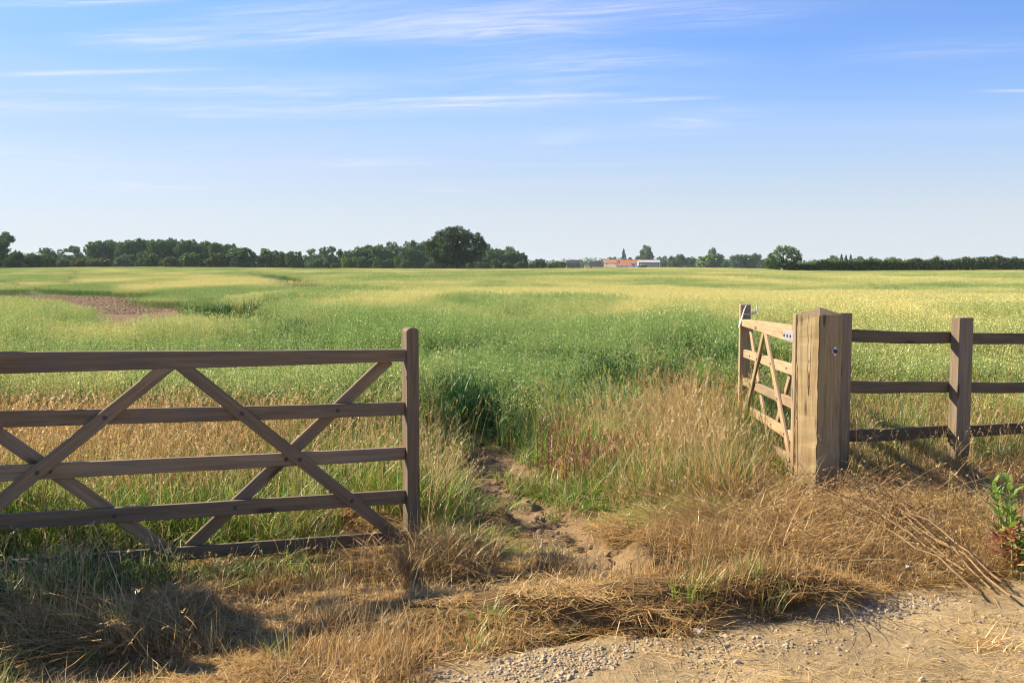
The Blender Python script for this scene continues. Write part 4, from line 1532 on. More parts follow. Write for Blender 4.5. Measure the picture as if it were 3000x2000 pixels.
def gate_post():
    bm = bmesh.new()
    h = 0.11
    zt, za = 1.285, 1.335
    rg = random.Random(3)
    nseg = 26
    rings = []
    for i in range(nseg + 1):
        z = -0.15 + (zt + 0.15) * i / nseg
        rr = []
        for sx, sy in ((-1, -1), (1, -1), (1, 1), (-1, 1)):
            j = 0.0022
            rr.append(bm.verts.new((z, sx * h + rg.gauss(0, j), sy * h + rg.gauss(0, j))))
        rings.append(rr)
    for a, b in zip(rings[:-1], rings[1:]):
        for k in range(4):
            bm.faces.new((a[k], a[(k + 1) % 4], b[(k + 1) % 4], b[k]))
    top = bm.verts.new((za, 0, 0))
    for k in range(4):
        bm.faces.new((rings[-1][k], rings[-1][(k + 1) % 4], top))
    bm.faces.new(rings[0])
    bmesh.ops.recalc_face_normals(bm, faces=bm.faces)
    es = [e for e in bm.edges if e.calc_face_angle(0) > 1.2]
    bmesh.ops.bevel(bm, geom=es, offset=.006, segments=2, affect='EDGES')
    me = bm_mesh('gate_post', bm)
    me.materials.append(WOOD_POST)
    root = empty('gate_post', PC)
    tag(root, 'thick square wooden gate post with a pyramid top and cracked faces', 'gate post')
    mt = Matrix((Vector((0, 0, 1)), -NL, Vector((0, 0, 1)).cross(-NL))).transposed().to_4x4()
    link('post_body', me, None, root, mt)
    # hinge bolt with its diamond washer on the shaded face
    bmw = bmesh.new()
    box_bm(bmw, -.026, .026, -.026, .026, 0, .006)
    bmesh.ops.bevel(bmw, geom=list(bmw.edges), offset=.0015, segments=1, affect='EDGES')
    al = NR.cross(Vector((0, 0, 1))).normalized()
    x = (al + Vector((0, 0, 1))).normalized()
    y = NR.cross(x)
    mt = Matrix((x, y, NR)).transposed().to_4x4()
    mt.translation = NR * .1105 - NL * .038 + Vector((0, 0, 1.03))
    wsh = link('washer', bm_mesh('washer', bmw), GALV, root, mt)
    bolt('bolt', wsh, (0, 0, .006), (0, 0, 1), .016, .02, RUST)
    return root


gate_post()
gp = [o for o in COL.objects if o.name == 'gate_post'][0]
gp2 = gp.copy()
COL.objects.link(gp2)
gp2.location = (-3.13, 4.60, 0)
gp2['label'] = 'thick wooden hinge post of the closed gate beyond the left edge'
for ch in list(gp.children):
    c = ch.copy()
    COL.objects.link(c)
    c.parent = gp2
    for g in ch.children:
        d = g.copy()
        COL.objects.link(d)
        d.parent = c
for o in (gp, gp2):
    o['group'] = 'gate posts'


# ------------------------------------------------------------------ post and rail fence
FDv = -NL
CE = PC + FDv * .232 - NR * .035


def fence():
    root = empty('post_and_rail_fence', CE)
    tag(root, 'dark post and rail fence running right from the gate post', 'fence')

    def P(s, z, off=0.0):
        return FDv * s + NR * off + Vector((0, 0, z))
    for s, h, wd, dp, zb in ((0, 1.287, .165, .09, -.15), (1.325, 1.224, .16, .085, -.22), (2.75, 1.15, .16, .085, -.3)):
        beam('post', WOOD_FP, root, P(s, zb), P(s, h), wd, dp, side=NR, seed=int(s * 10), bev=.005)
    H0 = [(1.176, 1.078), (.795, .70), (.435, .341), (.115, .02)]
    H1 = [(1.112, 1.018), (.722, .632), (.362, .266), (.04, -.05)]
    H2 = [(1.040, .945), (.640, .545), (.300, .205), (-.03, -.12)]
    for a, b, s0, s1, g0, g1 in ((H0, H1, -.07, 1.318, .0, .0), (H1, H2, 1.332, 2.80, -.008, 0)):
        for i in range(4):
            (t0, b0), (t1, b1) = a[i], b[i]
            beam('rail', WOOD_RAIL, root, P(s0, (t0 + b0) / 2 + g0, -.0655), P(s1, (t1 + b1) / 2, -.0655), t0 - b0 - .004, .038, wid1=t1 - b1 - .004, side=NR,
                 seed=i + int(s0 * 7) + 40, wob=.006)
    return root


fence()


# ------------------------------------------------------------------ trees, bushes and the hedge
def mat_leaf(name, cols, trans=0.22):
    m, nt, out = new_mat(name)
    pos = nt.new('ShaderNodeNewGeometry').outputs['Position']
    rpi = nt.new('ShaderNodeNewGeometry').outputs['Random Per Island']
    n = nt.noise(pos, 0.35, 3, .6)
    f = nt.m('ADD', nt.m('MULTIPLY', n, .6), nt.m('MULTIPLY', rpi, .4))
    c = nt.ramp(f, [(.2, cols[0]), (.5, cols[1]), (.8, cols[2])])
    leafy(nt, out, c, trans, .02)
    return m


L_DARK = mat_leaf('dark_leaves', [(.070, .150, .050), (.105, .195, .060), (.15, .24, .07)], .28)
L_OAK = mat_leaf('oak_leaves', [(.027, .062, .008), (.052, .100, .013), (.094, .146, .020)], .28)
L_MID = mat_leaf('mid_green_leaves', [(.085, .155, .036), (.12, .205, .046), (.165, .25, .058)], .28)
L_GREY = mat_leaf('grey_green_leaves', [(.10, .19, .085), (.145, .245, .105), (.19, .29, .125)], .28)
L_LIME = mat_leaf('bright_leaves', [(.10, .20, .022), (.145, .26, .030), (.20, .31, .042)], .3)
L_OLIVE = mat_leaf('olive_leaves', [(.105, .14, .032), (.145, .18, .042), (.19, .22, .055)], .28)
L_CONIF = mat_leaf('conifer_needles', [(.026, .058, .030), (.042, .080, .038), (.060, .105, .048)], .15)
L_HEDGE = mat_leaf('hedge_leaves', [(.060, .105, .017), (.10, .155, .024), (.15, .19, .04)], .28)
BARK = mat_simple('bark', (.06, .048, .036), .9, 0, .4, 1.5)


def leaf_cloud(centres, radii, per, leaf, seed, up=0.25, flat=1.0):
    """leaf-sized faces spread through many small clumps"""
    rg = np.random.default_rng(seed)
    n = len(centres)
    c = np.repeat(np.asarray(centres), per, 0)
    r = np.repeat(np.asarray(radii), per)[:, None]
    d = rg.normal(size=(n * per, 3))
    d /= np.linalg.norm(d, axis=1, keepdims=True)
    rad = rg.uniform(.35, 1.05, (n * per, 1)) ** .7
    p = c + d * r * rad * np.array((1, 1, flat))
    nr = d + rg.normal(size=d.shape) * .7 + np.array((0, 0, up))
    nr /= np.linalg.norm(nr, axis=1, keepdims=True)
    a = np.cross(nr, rg.normal(size=d.shape))
    a /= np.linalg.norm(a, axis=1, keepdims=True)
    b = np.cross(nr, a)
    s = leaf * rg.uniform(.6, 1.4, (len(p), 1))
    asp = rg.uniform(.55, 1.0, (len(p), 1))
    V = np.stack([p - a * s, p - b * s * asp, p + a * s, p + b * s * asp], 1).reshape(-1, 3)
    k = np.arange(len(p)) * 4
    return V, np.stack([k, k + 1, k + 2, k + 3], 1)


def clumps(lobes, m, rsub, seed, inner=.15):
    """small clumps over the surface of each lobe (lobe: x,y,z,rx,ry,rz)"""
    rg = np.random.default_rng(seed)
    C, Rr = [], []
    for (x, y, z, rx, ry, rz) in lobes:
        k = max(6, int(m * (rx * ry * rz) ** (2 / 3)))
        d = rg.normal(size=(k, 3))
        d /= np.linalg.norm(d, axis=1, keepdims=True)
        q = np.where(rg.uniform(0, 1, (k, 1)) < inner, rg.uniform(.2, .8, (k, 1)), rg.uniform(.78, 1.02, (k, 1)))
        C.append(np.array((x, y, z)) + d * q * np.array((rx, ry, rz)))
        Rr.append(rsub * rg.uniform(.6, 1.35, k) * min(1, ((rx * ry * rz) ** (1 / 3)) / .25) ** .3)
    return np.concatenate(C), np.concatenate(Rr)


def crown(kind, seed, per=30, leaf=.016, m=900):
    """crown in unit size: height 1, spread 1"""
    rg = np.random.default_rng(seed)
    lobes = []
    if kind == 'broad':
        lobes.append((0, 0, .55, .30, .30, .30))
        for i in range(13):
            a = rg.uniform(0, 6.28)
            z = rg.uniform(.30, .86)
            w_ = .36 * math.sqrt(max(.05, 1 - ((z - .52) / .46) ** 2))
            s = rg.uniform(.11, .19)
            lobes.append((w_ * math.cos(a), w_ * math.sin(a), z, s, s, s * .8))
        for i in range(5):
            a = rg.uniform(0, 6.28)
            lobes.append((.3 * math.cos(a), .3 * math.sin(a), rg.uniform(.12, .3), .15, .15, .12))
    elif kind == 'wood':                 # tall close-grown tree, leafy to the ground
        lobes.append((0, 0, .5, .34, .34, .40))
        for i in range(10):
            a = rg.uniform(0, 6.28)
            z = rg.uniform(.55, .90)
            w_ = .30
            s = rg.uniform(.12, .2)
            lobes.append((w_ * math.cos(a), w_ * math.sin(a), z, s * 1.1, s * 1.1, s * .75))
        for i in range(12):
            a = rg.uniform(0, 6.28)
            lobes.append((.38 * math.cos(a), .38 * math.sin(a), rg.uniform(.08, .6), .15, .15, .13))
    elif kind == 'bush':
        lobes.append((0, 0, .42, .34, .34, .40))
        for i in range(13):
            a = rg.uniform(0, 6.28)
            z = rg.uniform(.08, .78)
            w_ = .40 * math.sqrt(max(.03, 1 - (z / .98) ** 2))
            s = rg.uniform(.12, .2)
            lobes.append((w_ * math.cos(a), w_ * math.sin(a), z, s, s, s * 1.0))
    elif kind == 'round':                # dense even dome
        lobes.append((0, 0, .46, .44, .44, .46))
        for i in range(20):
            a = rg.uniform(0, 6.28)
            z = rg.uniform(.06, .85)
            w_ = .42 * math.sqrt(max(.03, 1 - (max(z - .3, 0) / .68) ** 2))
            s = rg.uniform(.08, .12)
            lobes.append((w_ * math.cos(a), w_ * math.sin(a), z, s, s, s))
    elif kind == 'willow':
        lobes.append((0, 0, .5, .36, .36, .40))
        for i in range(22):
            a = rg.uniform(0, 6.28)
            z = rg.uniform(.12, .82)
            w_ = .40 * math.sqrt(max(.1, 1 - (max(z - .25, 0) / .75) ** 2))
            s = rg.uniform(.07, .12)
            lobes.append((w_ * math.cos(a), w_ * math.sin(a), z, s, s, s * 1.9))
    elif kind == 'airy':                 # open crown with sky between the boughs
        for i in range(17):
            a = rg.uniform(0, 6.28)
            z = rg.uniform(.28, .90)
            w_ = rg.uniform(.15, .38) * math.sqrt(max(.1, 1 - ((z - .5) / .5) ** 2))
            s = rg.uniform(.09, .15)
            lobes.append((w_ * math.cos(a), w_ * math.sin(a), z, s, s, s * .7))
    elif kind == 'conifer':
        for i in range(34):
            z = .06 + .9 * (i / 33)
            w_ = .42 * (1 - z) ** .75 * rg.uniform(.6, 1.1)
            a = i * 2.4
            s = .05 + .10 * (1 - z)
            lobes.append((w_ * math.cos(a), w_ * math.sin(a), z, s, s, s * .6))
    C, Rr = clumps(lobes, m, .062, seed)
    flat = .8
    V, Q = leaf_cloud(C, Rr, per, leaf, seed + 1, flat=flat)
    V[:, 2] = np.maximum(V[:, 2], 0.005)
    V[:, 2] /= np.percentile(V[:, 2], 99.8)
    rr_ = np.percentile(np.hypot(V[:, 0], V[:, 1]), 98)
    V[:, :2] *= .5 / rr_
    return np_mesh('crown', V, Q)


def tube(bm, pts, rad, seg=7):
    rings = []
    for i, p in enumerate(pts):
        p = Vector(p)
        d = (Vector(pts[min(i + 1, len(pts) - 1)]) - Vector(pts[max(i - 1, 0)])).normalized()
        a = d.orthogonal().normalized()
        b = d.cross(a)
        rings.append([bm.verts.new(p + (a * math.cos(t) + b * math.sin(t)) * rad[i]) for t in [2 * math.pi * j / seg for j in range(seg)]])
    for a, b in zip(rings[:-1], rings[1:]):
        for j in range(seg):
            try:
                bm.faces.new((a[j], a[(j + 1) % seg], b[(j + 1) % seg], b[j]))
            except ValueError:
                pass
    bm.faces.new(rings[-1])
    bm.faces.new(rings[0][::-1])


def trunk_mesh(seed, r=.035, h=.55, fork=.2, n=6, spread=.3):
    rg = random.Random(seed)
    bm = bmesh.new()
    tube(bm, [(0, 0, -.06), (0, 0, .03), (rg.uniform(-.01, .01), 0, fork), (rg.uniform(-.03, .03), rg.uniform(-.03, .03), h)], [r * 1.5, r * 1.1, r * .85, r * .35])
    for i in range(n):
        a = 6.28 * i / n + rg.uniform(-.4, .4)
        z0 = fork + rg.uniform(-.03, .12)
        L = spread * rg.uniform(.7, 1.15)
        e = (L * math.cos(a), L * math.sin(a), z0 + rg.uniform(.15, .38))
        mid = (e[0] * .45, e[1] * .45, z0 + (e[2] - z0) * .38)
        tube(bm, [(0, 0, z0 - .03), mid, e], [r * .6, r * .4, r * .12], 5)
    return bm_mesh('trunk', bm)


CROWNS = {}
for kd, nvar in (('broad', 3), ('wood', 4), ('bush', 4), ('round', 2), ('willow', 2), ('airy', 2), ('conifer', 1)):
    CROWNS[kd] = [crown(kd, 100 + 17 * i + len(kd), leaf=.028 if kd in ('bush', 'round', 'willow') else .021) for i in range(nvar)]
TRUNKS = [trunk_mesh(i) for i in range(3)]
for t_ in TRUNKS:
    t_.materials.append(BARK)
USED = {}


def ground_z(x, y):
    return float(height(np.array([x]), np.array([y]))[0])


def plant(kind, px0, px1, top, Y, leafmat, label, name=None, cat=None, group=None, rot=None, base=None, depth=1.0, sink=0.3, trunk=True):
    """tree or bush between two photo columns, its top at a photo row, standing at distance Y"""
    px = (px0 + px1) / 2
    p = at(px, 790, Y)
    gz = ground_z(p.x, p.y) - sink
    tz = at(px, top, Y).z
    h = tz - gz
    wd = (px1 - px0) / FX * Y
    vs = CROWNS[kind]
    key = kind
    USED[key] = USED.get(key, -1) + 1
    me = vs[USED[key] % len(vs)]
    isb = kind in ('bush', 'round') and not trunk or kind == 'bush'
    rz = random.Random(px * 7 + Y).uniform(0, 6.28) if rot is None else rot
    nm = name or ('bush' if isb else 'tree')
    if not me.materials:
        me.materials.append(leafmat)
    if isb:
        o = bpy.data.objects.new(nm, me)
        COL.objects.link(o)
        o.location = (p.x, p.y, gz)
        o.rotation_euler = (0, 0, rz)
        o.scale = (wd, wd * depth, h)
        o.material_slots[0].link = 'OBJECT'
        o.material_slots[0].material = leafmat
        tag(o, label, cat or 'bush', group)
        return o
    root = empty(nm, (p.x, p.y, gz), rz)
    root.scale = (wd, wd * depth, h)
    tag(root, label, cat or 'tree', group)
    o = bpy.data.objects.new('crown', me)
    COL.objects.link(o)
    o.parent = root
    o.material_slots[0].link = 'OBJECT'
    o.material_slots[0].material = leafmat
    t = bpy.data.objects.new('trunk', TRUNKS[USED[key] % 3])
    COL.objects.link(t)
    t.parent = root
    return root


ORD = ['first', 'second', 'third', 'fourth', 'fifth', 'sixth', 'seventh', 'eighth', 'ninth', 'tenth', 'eleventh', 'twelfth', 'thirteenth', 'fourteenth', 'fifteenth', 'sixteenth']


def build_trees():
    # left edge
    plant('bush', -60, 32, 733, 310, L_DARK, 'dark bush under the big tree at the very left edge')
    for i, (a, b, tp) in enumerate([(60, 130, 752), (120, 200, 748), (190, 270, 748), (690, 770, 748), (760, 840, 752), (820, 900, 752), (880, 960, 750), (950, 1020, 752), (1440, 1520, 752)]):
        plant('bush', a, b, tp, 455, L_DARK, 'dark undergrowth bush behind the gaps in the far treeline', group='undergrowth behind the treeline')
    plant('broad', -95, 48, 681, 290, L_DARK, 'big dark tree cut off by the left edge, taller than the bushes beside it', depth=.9)
    plant('bush', 15, 75, 735, 300, L_DARK, 'dark bush at the right foot of the big tree on the left edge')
    plant('bush', 104, 176, 737, 415, L_DARK, 'dark bush filling the gap under the pale pair of trees')
    plant('bush', 60, 120, 744, 310, L_DARK, 'low dark hedge bush under the sky gap near the left edge')
    plant('bush', 95, 165, 747, 312, L_MID, 'low mid green hedge bush below the grey green pair of trees')
    plant('broad', 110, 178, 727, 400, L_GREY, 'grey green tree with two tops, left one of the pale pair before the wood')
    plant('airy', 168, 254, 721, 400, L_GREY, 'pale feathery tree touching the left end of the dark wood')
    plant('bush', 158, 205, 757, 325, L_DARK, 'dark low bush between the pale pair of trees')
    plant('bush', 190, 255, 758, 330, L_OLIVE, 'olive low bush in front of the pale feathery tree')
    # the dark wood: a row of close crowns
    tops = [707, 709, 704, 706, 700, 703, 702, 698, 704, 703, 706, 707, 711, 716, 722]
    xs = np.linspace(282, 690, 15)
    for i, (x_, tp) in enumerate(zip(xs, tops)):
        last = ' at its right end' if i == 14 else (' at its left end' if i == 0 else '')
        plant('wood', x_ - 34, x_ + 34, tp, 395 + 10 * (i % 3), L_DARK, f'dark close grown tree, {ORD[i]} crown from left in the big wood{last}', group='trees of the dark wood')
    for i, x_ in enumerate(np.linspace(300, 650, 7)):
        plant('wood', x_ - 36, x_ + 36, 708 + (i % 3) * 2 + (8 if i == 6 else 0), 425, L_DARK, 'dark tree standing inside the big wood behind its front row', group='inner trees of the dark wood')
    plant('bush', 238, 330, 757, 372, L_OLIVE, 'wide olive bush at the left foot of the dark wood')
    plant('bush', 335, 402, 746, 376, L_GREY, 'grey green bush in front of the dark wood, left of a brighter one')
    plant('bush', 396, 466, 738, 374, L_MID, 'brighter green tall bush in the middle front of the dark wood')
    plant('bush', 466, 545, 753, 366, L_OLIVE, 'broad olive domed bush at the foot of the dark wood')
    plant('bush', 520, 596, 740, 378, L_MID, 'mid green tall bush right of the broad olive one by the wood')
    plant('bush', 602, 680, 742, 368, L_OLIVE, 'olive rounded bush near the right end of the dark wood')
    plant('bush', 672, 700, 766, 362, L_OLIVE, 'small olive bush under the round dark tree at the wood end')
    plant('round', 655, 764, 727, 372, L_DARK, 'big round dark tree ending the wood on the right')
    plant('willow', 752, 858, 729, 385, L_MID, 'soft edged willow like tree right of the round dark tree')
    plant('round', 832, 892, 737, 380, L_DARK, 'near black rounded tree at the gap before the second wood')
    # second wood, either side of the oak; its grey leaf colour imitates haze
    sec = [(886, 944, 729, 'airy', L_GREY), (930, 994, 722, 'broad', L_GREY), (985, 1044, 731, 'broad', L_DARK), (1036, 1096, 719, 'wood', L_DARK), (1080, 1124, 716, 'wood', L_DARK),
           (1112, 1186, 709, 'broad', L_GREY), (1168, 1228, 705, 'broad', L_GREY), (1208, 1258, 708, 'wood', L_GREY), (1250, 1330, 706, 'wood', L_DARK), (1320, 1420, 712, 'wood', L_DARK),
           (1405, 1466, 715, 'airy', L_GREY), (1452, 1502, 727, 'broad', L_GREY), (1476, 1524, 722, 'broad', L_GREY)]
    for i, (a, b, tp, kd, mt) in enumerate(sec):
        side = 'left of the oak' if b < 1260 else ('behind the oak' if a < 1400 else 'right of the oak')
        plant(kd, a, b, tp, 440 + 12 * (i % 2), mt, f'{"greyish" if mt is L_GREY else "dark"} tall tree {side}, {ORD[i]} from left in second wood', group='trees of the second wood')
    for i, (a, b, tp) in enumerate([(1000, 1080, 728), (1080, 1160, 722), (1160, 1240, 724), (1395, 1480, 730), (1470, 1530, 738), (1240, 1320, 724), (1320, 1400, 728)]):
        plant('wood', a, b, tp, 425, L_DARK, 'dark under tree filling the second wood below its tops', group='under trees of the second wood')
    plant('round', 1500, 1548, 741, 425, L_MID, 'neat round green tree at the right end of the second wood')
    plant('bush', 896, 950, 757, 400, L_DARK, 'dark rounded bush at the left foot of the second wood')
    plant('bush', 966, 1000, 772, 390, L_OLIVE, 'small olive domed bush left of the bright lime bushes')
    plant('bush', 998, 1040, 756, 385, L_LIME, 'bright lime bush, left one of the lime pair')
    plant('bush', 1024, 1052, 751, 390, L_LIME, 'bright lime narrow bush between its two wider neighbours')
    plant('round', 1042, 1082, 753, 388, L_MID, 'round mid green bush right of the lime pair', trunk=False)
    plant('bush', 1092, 1134, 754, 392, L_MID, 'grey green bush standing alone before the dark trees')
    plant('bush', 1126, 1166, 759, 392, L_DARK, 'dark green bush left of the two pale tufted bushes')
    plant('bush', 1152, 1178, 751, 390, L_LIME, 'pale tufted bush, taller of two left of the oak')
    plant('bush', 1166, 1200, 760, 388, L_MID, 'round pale bush, shorter of two left of the oak')
    plant('bush', 1238, 1276, 764, 395, L_MID, 'small mid green bush just left of the oak trunk')
    plant('bush', 1368, 1442, 768, 390, L_OLIVE, 'long low olive bush right of the oak trunk', depth=.6)
    plant('bush', 1434, 1474, 759, 398, L_MID, 'mid green bush right of the long low olive one')
    plant('bush', 1468, 1508, 769, 395, L_OLIVE, 'low bush before the round green tree')
    plant('bush', 1500, 1560, 767, 402, L_MID, 'spreading low bush under the round green tree')
    plant('bush', 1552, 1604, 759, 420, L_DARK, 'dark bush left of the olive shrub by the timber barn')
    plant('bush', 1598, 1664, 767, 440, L_OLIVE, 'olive shrubs just left of the dark timber barn')
    plant('bush', 1378, 1438, 786, 352, L_DARK, 'small dark mound of brambles in the field right of the oak', depth=.6, sink=.1)
    # round the farm
    plant('airy', 1776, 1812, 752, 1080, L_OLIVE, 'thin olive tree top behind the cream farmhouse roof')
    plant('conifer', 1815, 1839, 730, 1060, L_CONIF, 'dark pointed conifer behind the red farm roofs')
    plant('bush', 1836, 1862, 755, 1060, L_CONIF, 'dark low bush beside the pointed conifer')
    plant('bush', 1860, 1886, 750, 1070, L_MID, 'small green bush behind the middle red roof')
    plant('wood', 1871, 1912, 719, 1050, L_MID, 'tall green tree behind the grey shed')
    plant('conifer', 1886, 1926, 736, 1040, L_CONIF, 'dark conifer leaning on the tall green tree by the shed')
    plant('broad', 1922, 1958, 750, 1020, L_GREY, 'grey green tree just right of the grey shed')
    plant('broad', 1958, 1990, 750, 900, L_MID, 'half hidden green tree left of the rounded dark one')
    plant('broad', 1970, 2016, 745, 860, L_MID, 'rounded green tree between the shed and the willow')
    plant('broad', 2006, 2042, 754, 870, L_DARK, 'dark tree right of the rounded green one')
    plant('bush', 1952, 1990, 765, 840, L_MID, 'low bush in front of the rounded green tree')
    plant('wood', 2072, 2102, 726, 950, L_GREY, 'tall blue green tree top rising over the willow')
    plant('willow', 2040, 2128, 744, 820, L_LIME, 'wide yellow green weeping willow')
    plant('round', 2114, 2139, 764, 790, L_DARK, 'small dark round bush at the right foot of the willow', trunk=False)
    plant('wood', 2134, 2186, 746, 830, L_GREY, 'blue green tree right of the small round bush')
    plant('wood', 2174, 2220, 746, 830, L_MID, 'mid green tree left of the pointed tree before the ash')
    plant('wood', 2204, 2234, 742, 850, L_GREY, 'taller blue green tree before the lone ash')
    plant('bush', 2222, 2254, 757, 800, L_DARK, 'dark bush at the left foot of the lone ash')
    plant('bush', 2244, 2286, 760, 265, L_MID, 'leafy shrub under the left boughs of the lone ash')
    # beyond the hedge
    plant('broad', 2404, 2440, 757, 620, L_DARK, 'dark tree top over the left stretch of the hedge')
    plant('broad', 2428, 2466, 748, 640, L_GREY, 'pale tree top over the hedge left of the pines')
    for i, (a, b, tp) in enumerate([(2454, 2476, 745), (2468, 2488, 747), (2482, 2502, 746)]):
        plant('conifer', a, b, tp, 650, L_CONIF, f'{["left", "middle", "right"][i]} one of three small pines behind the hedge', group='pines behind the hedge')
    for i, (a, b, tp) in enumerate([(2498, 2546, 751), (2540, 2590, 753), (2580, 2626, 753), (2616, 2656, 757)]):
        plant('broad', a, b, tp, 660, L_GREY, f'pale tree top over the hedge right of the pines, {ORD[i]} from the left', group='pale trees behind the hedge')


build_trees()


def roadside_bush():
    me = crown('airy', 77, per=14, leaf=.026, m=75)
    o = link('hawthorn_bush', me, L_MID)
    o.location = (-4.2, 5.22, -.1)
    o.scale = (1.9, 1.8, 2.6)
    tag(o, 'loose hawthorn bush past the left edge that shades the verge', 'bush')


roadside_bush()


def oak():
    Y = 318
    p = at(1339, 790, Y)
    gz = ground_z(p.x, p.y) - .05
    sc = Y / FX                                   # metres per photo pixel
    root = empty('oak_tree', (p.x, p.y, gz))
    tag(root, 'big solitary dark oak with a broad rounded crown in the field', 'tree')
    # boughs of foliage: photo px centre, half sizes, depth offset in px
    L = [(1322, 686, 34, 22, 0), (1345, 678, 34, 20, 10), (1300, 690, 26, 20, -10), (1360, 690, 24, 20, -20), (1282, 706, 24, 20, 15), (1312, 712, 30, 20, -30), (1345, 708, 28, 18, 30),
         (1262, 714, 18, 14, 0), (1257, 730, 14, 16, 12), (1272, 740, 20, 12, -18), (1395, 692, 18, 14, 0), (1406, 706, 18, 14, 8), (1414, 718, 12, 14, -8), (1380, 706, 20, 16, -22),
         (1402, 734, 16, 14, 12), (1384, 744, 18, 14, -12), (1290, 746, 22, 13, 20), (1284, 758, 16, 12, -8), (1310, 742, 24, 14, -34), (1340, 738, 28, 16, 30), (1362, 738, 22, 16, -26),
         (1306, 764, 14, 12, 0), (1330, 758, 22, 13, -24), (1355, 752, 20, 13, 20), (1375, 757, 12, 10, 4), (1322, 766, 9, 7, -12), (1348, 764, 12, 7, 16), (1342, 696, 40, 20, 0),
         (1320, 722, 30, 9, 30)]
    lobes = [((a - 1339) * sc, d * sc, (790 - b) * sc + .3, rx * sc, (rx + ry) * .55 * sc, ry * sc) for a, b, rx, ry, d in L]
    rg = np.random.default_rng(8)
    C, Rr = [], []
    for (x, y, z, rx, ry, rz) in lobes:
        k = int(19 * (rx * rz) ** .75)
        d = rg.normal(size=(k, 3))
        d /= np.linalg.norm(d, axis=1, keepdims=True)
        C.append(np.array((x, y, z)) + d * rg.uniform(.55, 1.0, (k, 1)) * np.array((rx, ry, rz)))
        Rr.append(rg.uniform(.35, .8, k))
    V, Q = leaf_cloud(np.concatenate(C), np.concatenate(Rr), 26, .17, 9, .3, .75)
    link('crown', np_mesh('crown', V, Q), L_OAK, root)
    bm = bmesh.new()
    tube(bm, [(0, 0, -.6), (0, 0, .4), (.1, 0, 2.0), (.2, 0, 3.6), (-.1, 0, 6.5), (.1, 0, 9.5)], [.85, .62, .52, .5, .34, .1], 10)
    for e in ((-6.2, 0, 7.0), (-3.5, -2, 9.6), (6.5, .5, 7.0), (4.2, 2, 9.2), (-4.0, 2.5, 5.2), (3.6, -2.5, 5.4), (1.6, -1.5, 10.5), (-1.8, 1.5, 10.8)):
        tube(bm, [(.1, 0, 2.4 + abs(e[0]) * .05), (e[0] * .35, e[1] * .35, 3.6 + (e[2] - 3.6) * .4), (e[0] * .7, e[1] * .7, e[2] * .82), e], [.36, .26, .16, .05], 6)
    link('trunk', bm_mesh('trunk', bm), BARK, root)


def ash():
    Y = 243
    sc = Y / FX
    p = at(2297, 792, Y)
    gz = ground_z(p.x, p.y)
    root = empty('ash_tree', (p.x, p.y, gz))
    tag(root, 'lone airy ash like tree at the left end of the long hedge', 'tree')
    L = [(2292, 722, 20, 9, 0), (2310, 724, 20, 10, 8), (2275, 732, 14, 9, -8), (2328, 732, 13, 10, 0), (2340, 742, 10, 9, 6), (2262, 744, 12, 10, 4), (2254, 756, 12, 9, -6), (2248, 764, 8, 8, 0),
         (2300, 736, 16, 7, -14), (2318, 744, 14, 7, 14), (2284, 748, 14, 8, 10), (2330, 754, 14, 9, -8), (2338, 752, 10, 7, 0), (2266, 766, 16, 9, -10), (2256, 776, 12, 8, 6),
         (2300, 756, 12, 7, 12), (2282, 768, 16, 9, 12), (2296, 772, 14, 10, -14), (2320, 764, 16, 8, 0), (2276, 782, 10, 6, -4), (2280, 789, 7, 4, 4), (2312, 774, 14, 8, 8)]
    lobes = [((a - 2297) * sc, d * sc, (792 - b) * sc + .2, rx * sc, rx * sc, ry * sc) for a, b, rx, ry, d in L]
    rg = np.random.default_rng(18)
    C, Rr = [], []
    for (x, y, z, rx, ry, rz) in lobes:
        k = int(34 * max(.2, rx * rz) ** .7)
        d = rg.normal(size=(k, 3))
        d /= np.linalg.norm(d, axis=1, keepdims=True)
        C.append(np.array((x, y, z)) + d * rg.uniform(.5, 1.0, (k, 1)) * np.array((rx, ry, rz)))
        Rr.append(rg.uniform(.25, .5, k))
    V, Q = leaf_cloud(np.concatenate(C), np.concatenate(Rr), 24, .10, 19, .3, .7)
    link('crown', np_mesh('crown', V, Q), L_MID, root)
    bm = bmesh.new()
    tube(bm, [(0, 0, -.5), (.0, 0, .3), (.15, 0, 1.4), (-.1, 0, 2.6), (-.3, 0, 4.2), (-.2, 0, 5.4)], [.45, .34, .28, .24, .13, .05], 8)
    for e in ((-2.8, 0, 3.6), (-1.6, -1, 4.8), (3.0, .4, 4.2), (1.6, 1, 5.2), (-3.2, .8, 2.4), (2.2, -1, 3.0)):
        tube(bm, [(.1, 0, 1.2), (e[0] * .35, e[1] * .35, 1.5 + (e[2] - 1.5) * .45), e], [.17, .12, .03], 5)
    link('trunk', bm_mesh('trunk', bm), BARK, root)


oak()
ash()


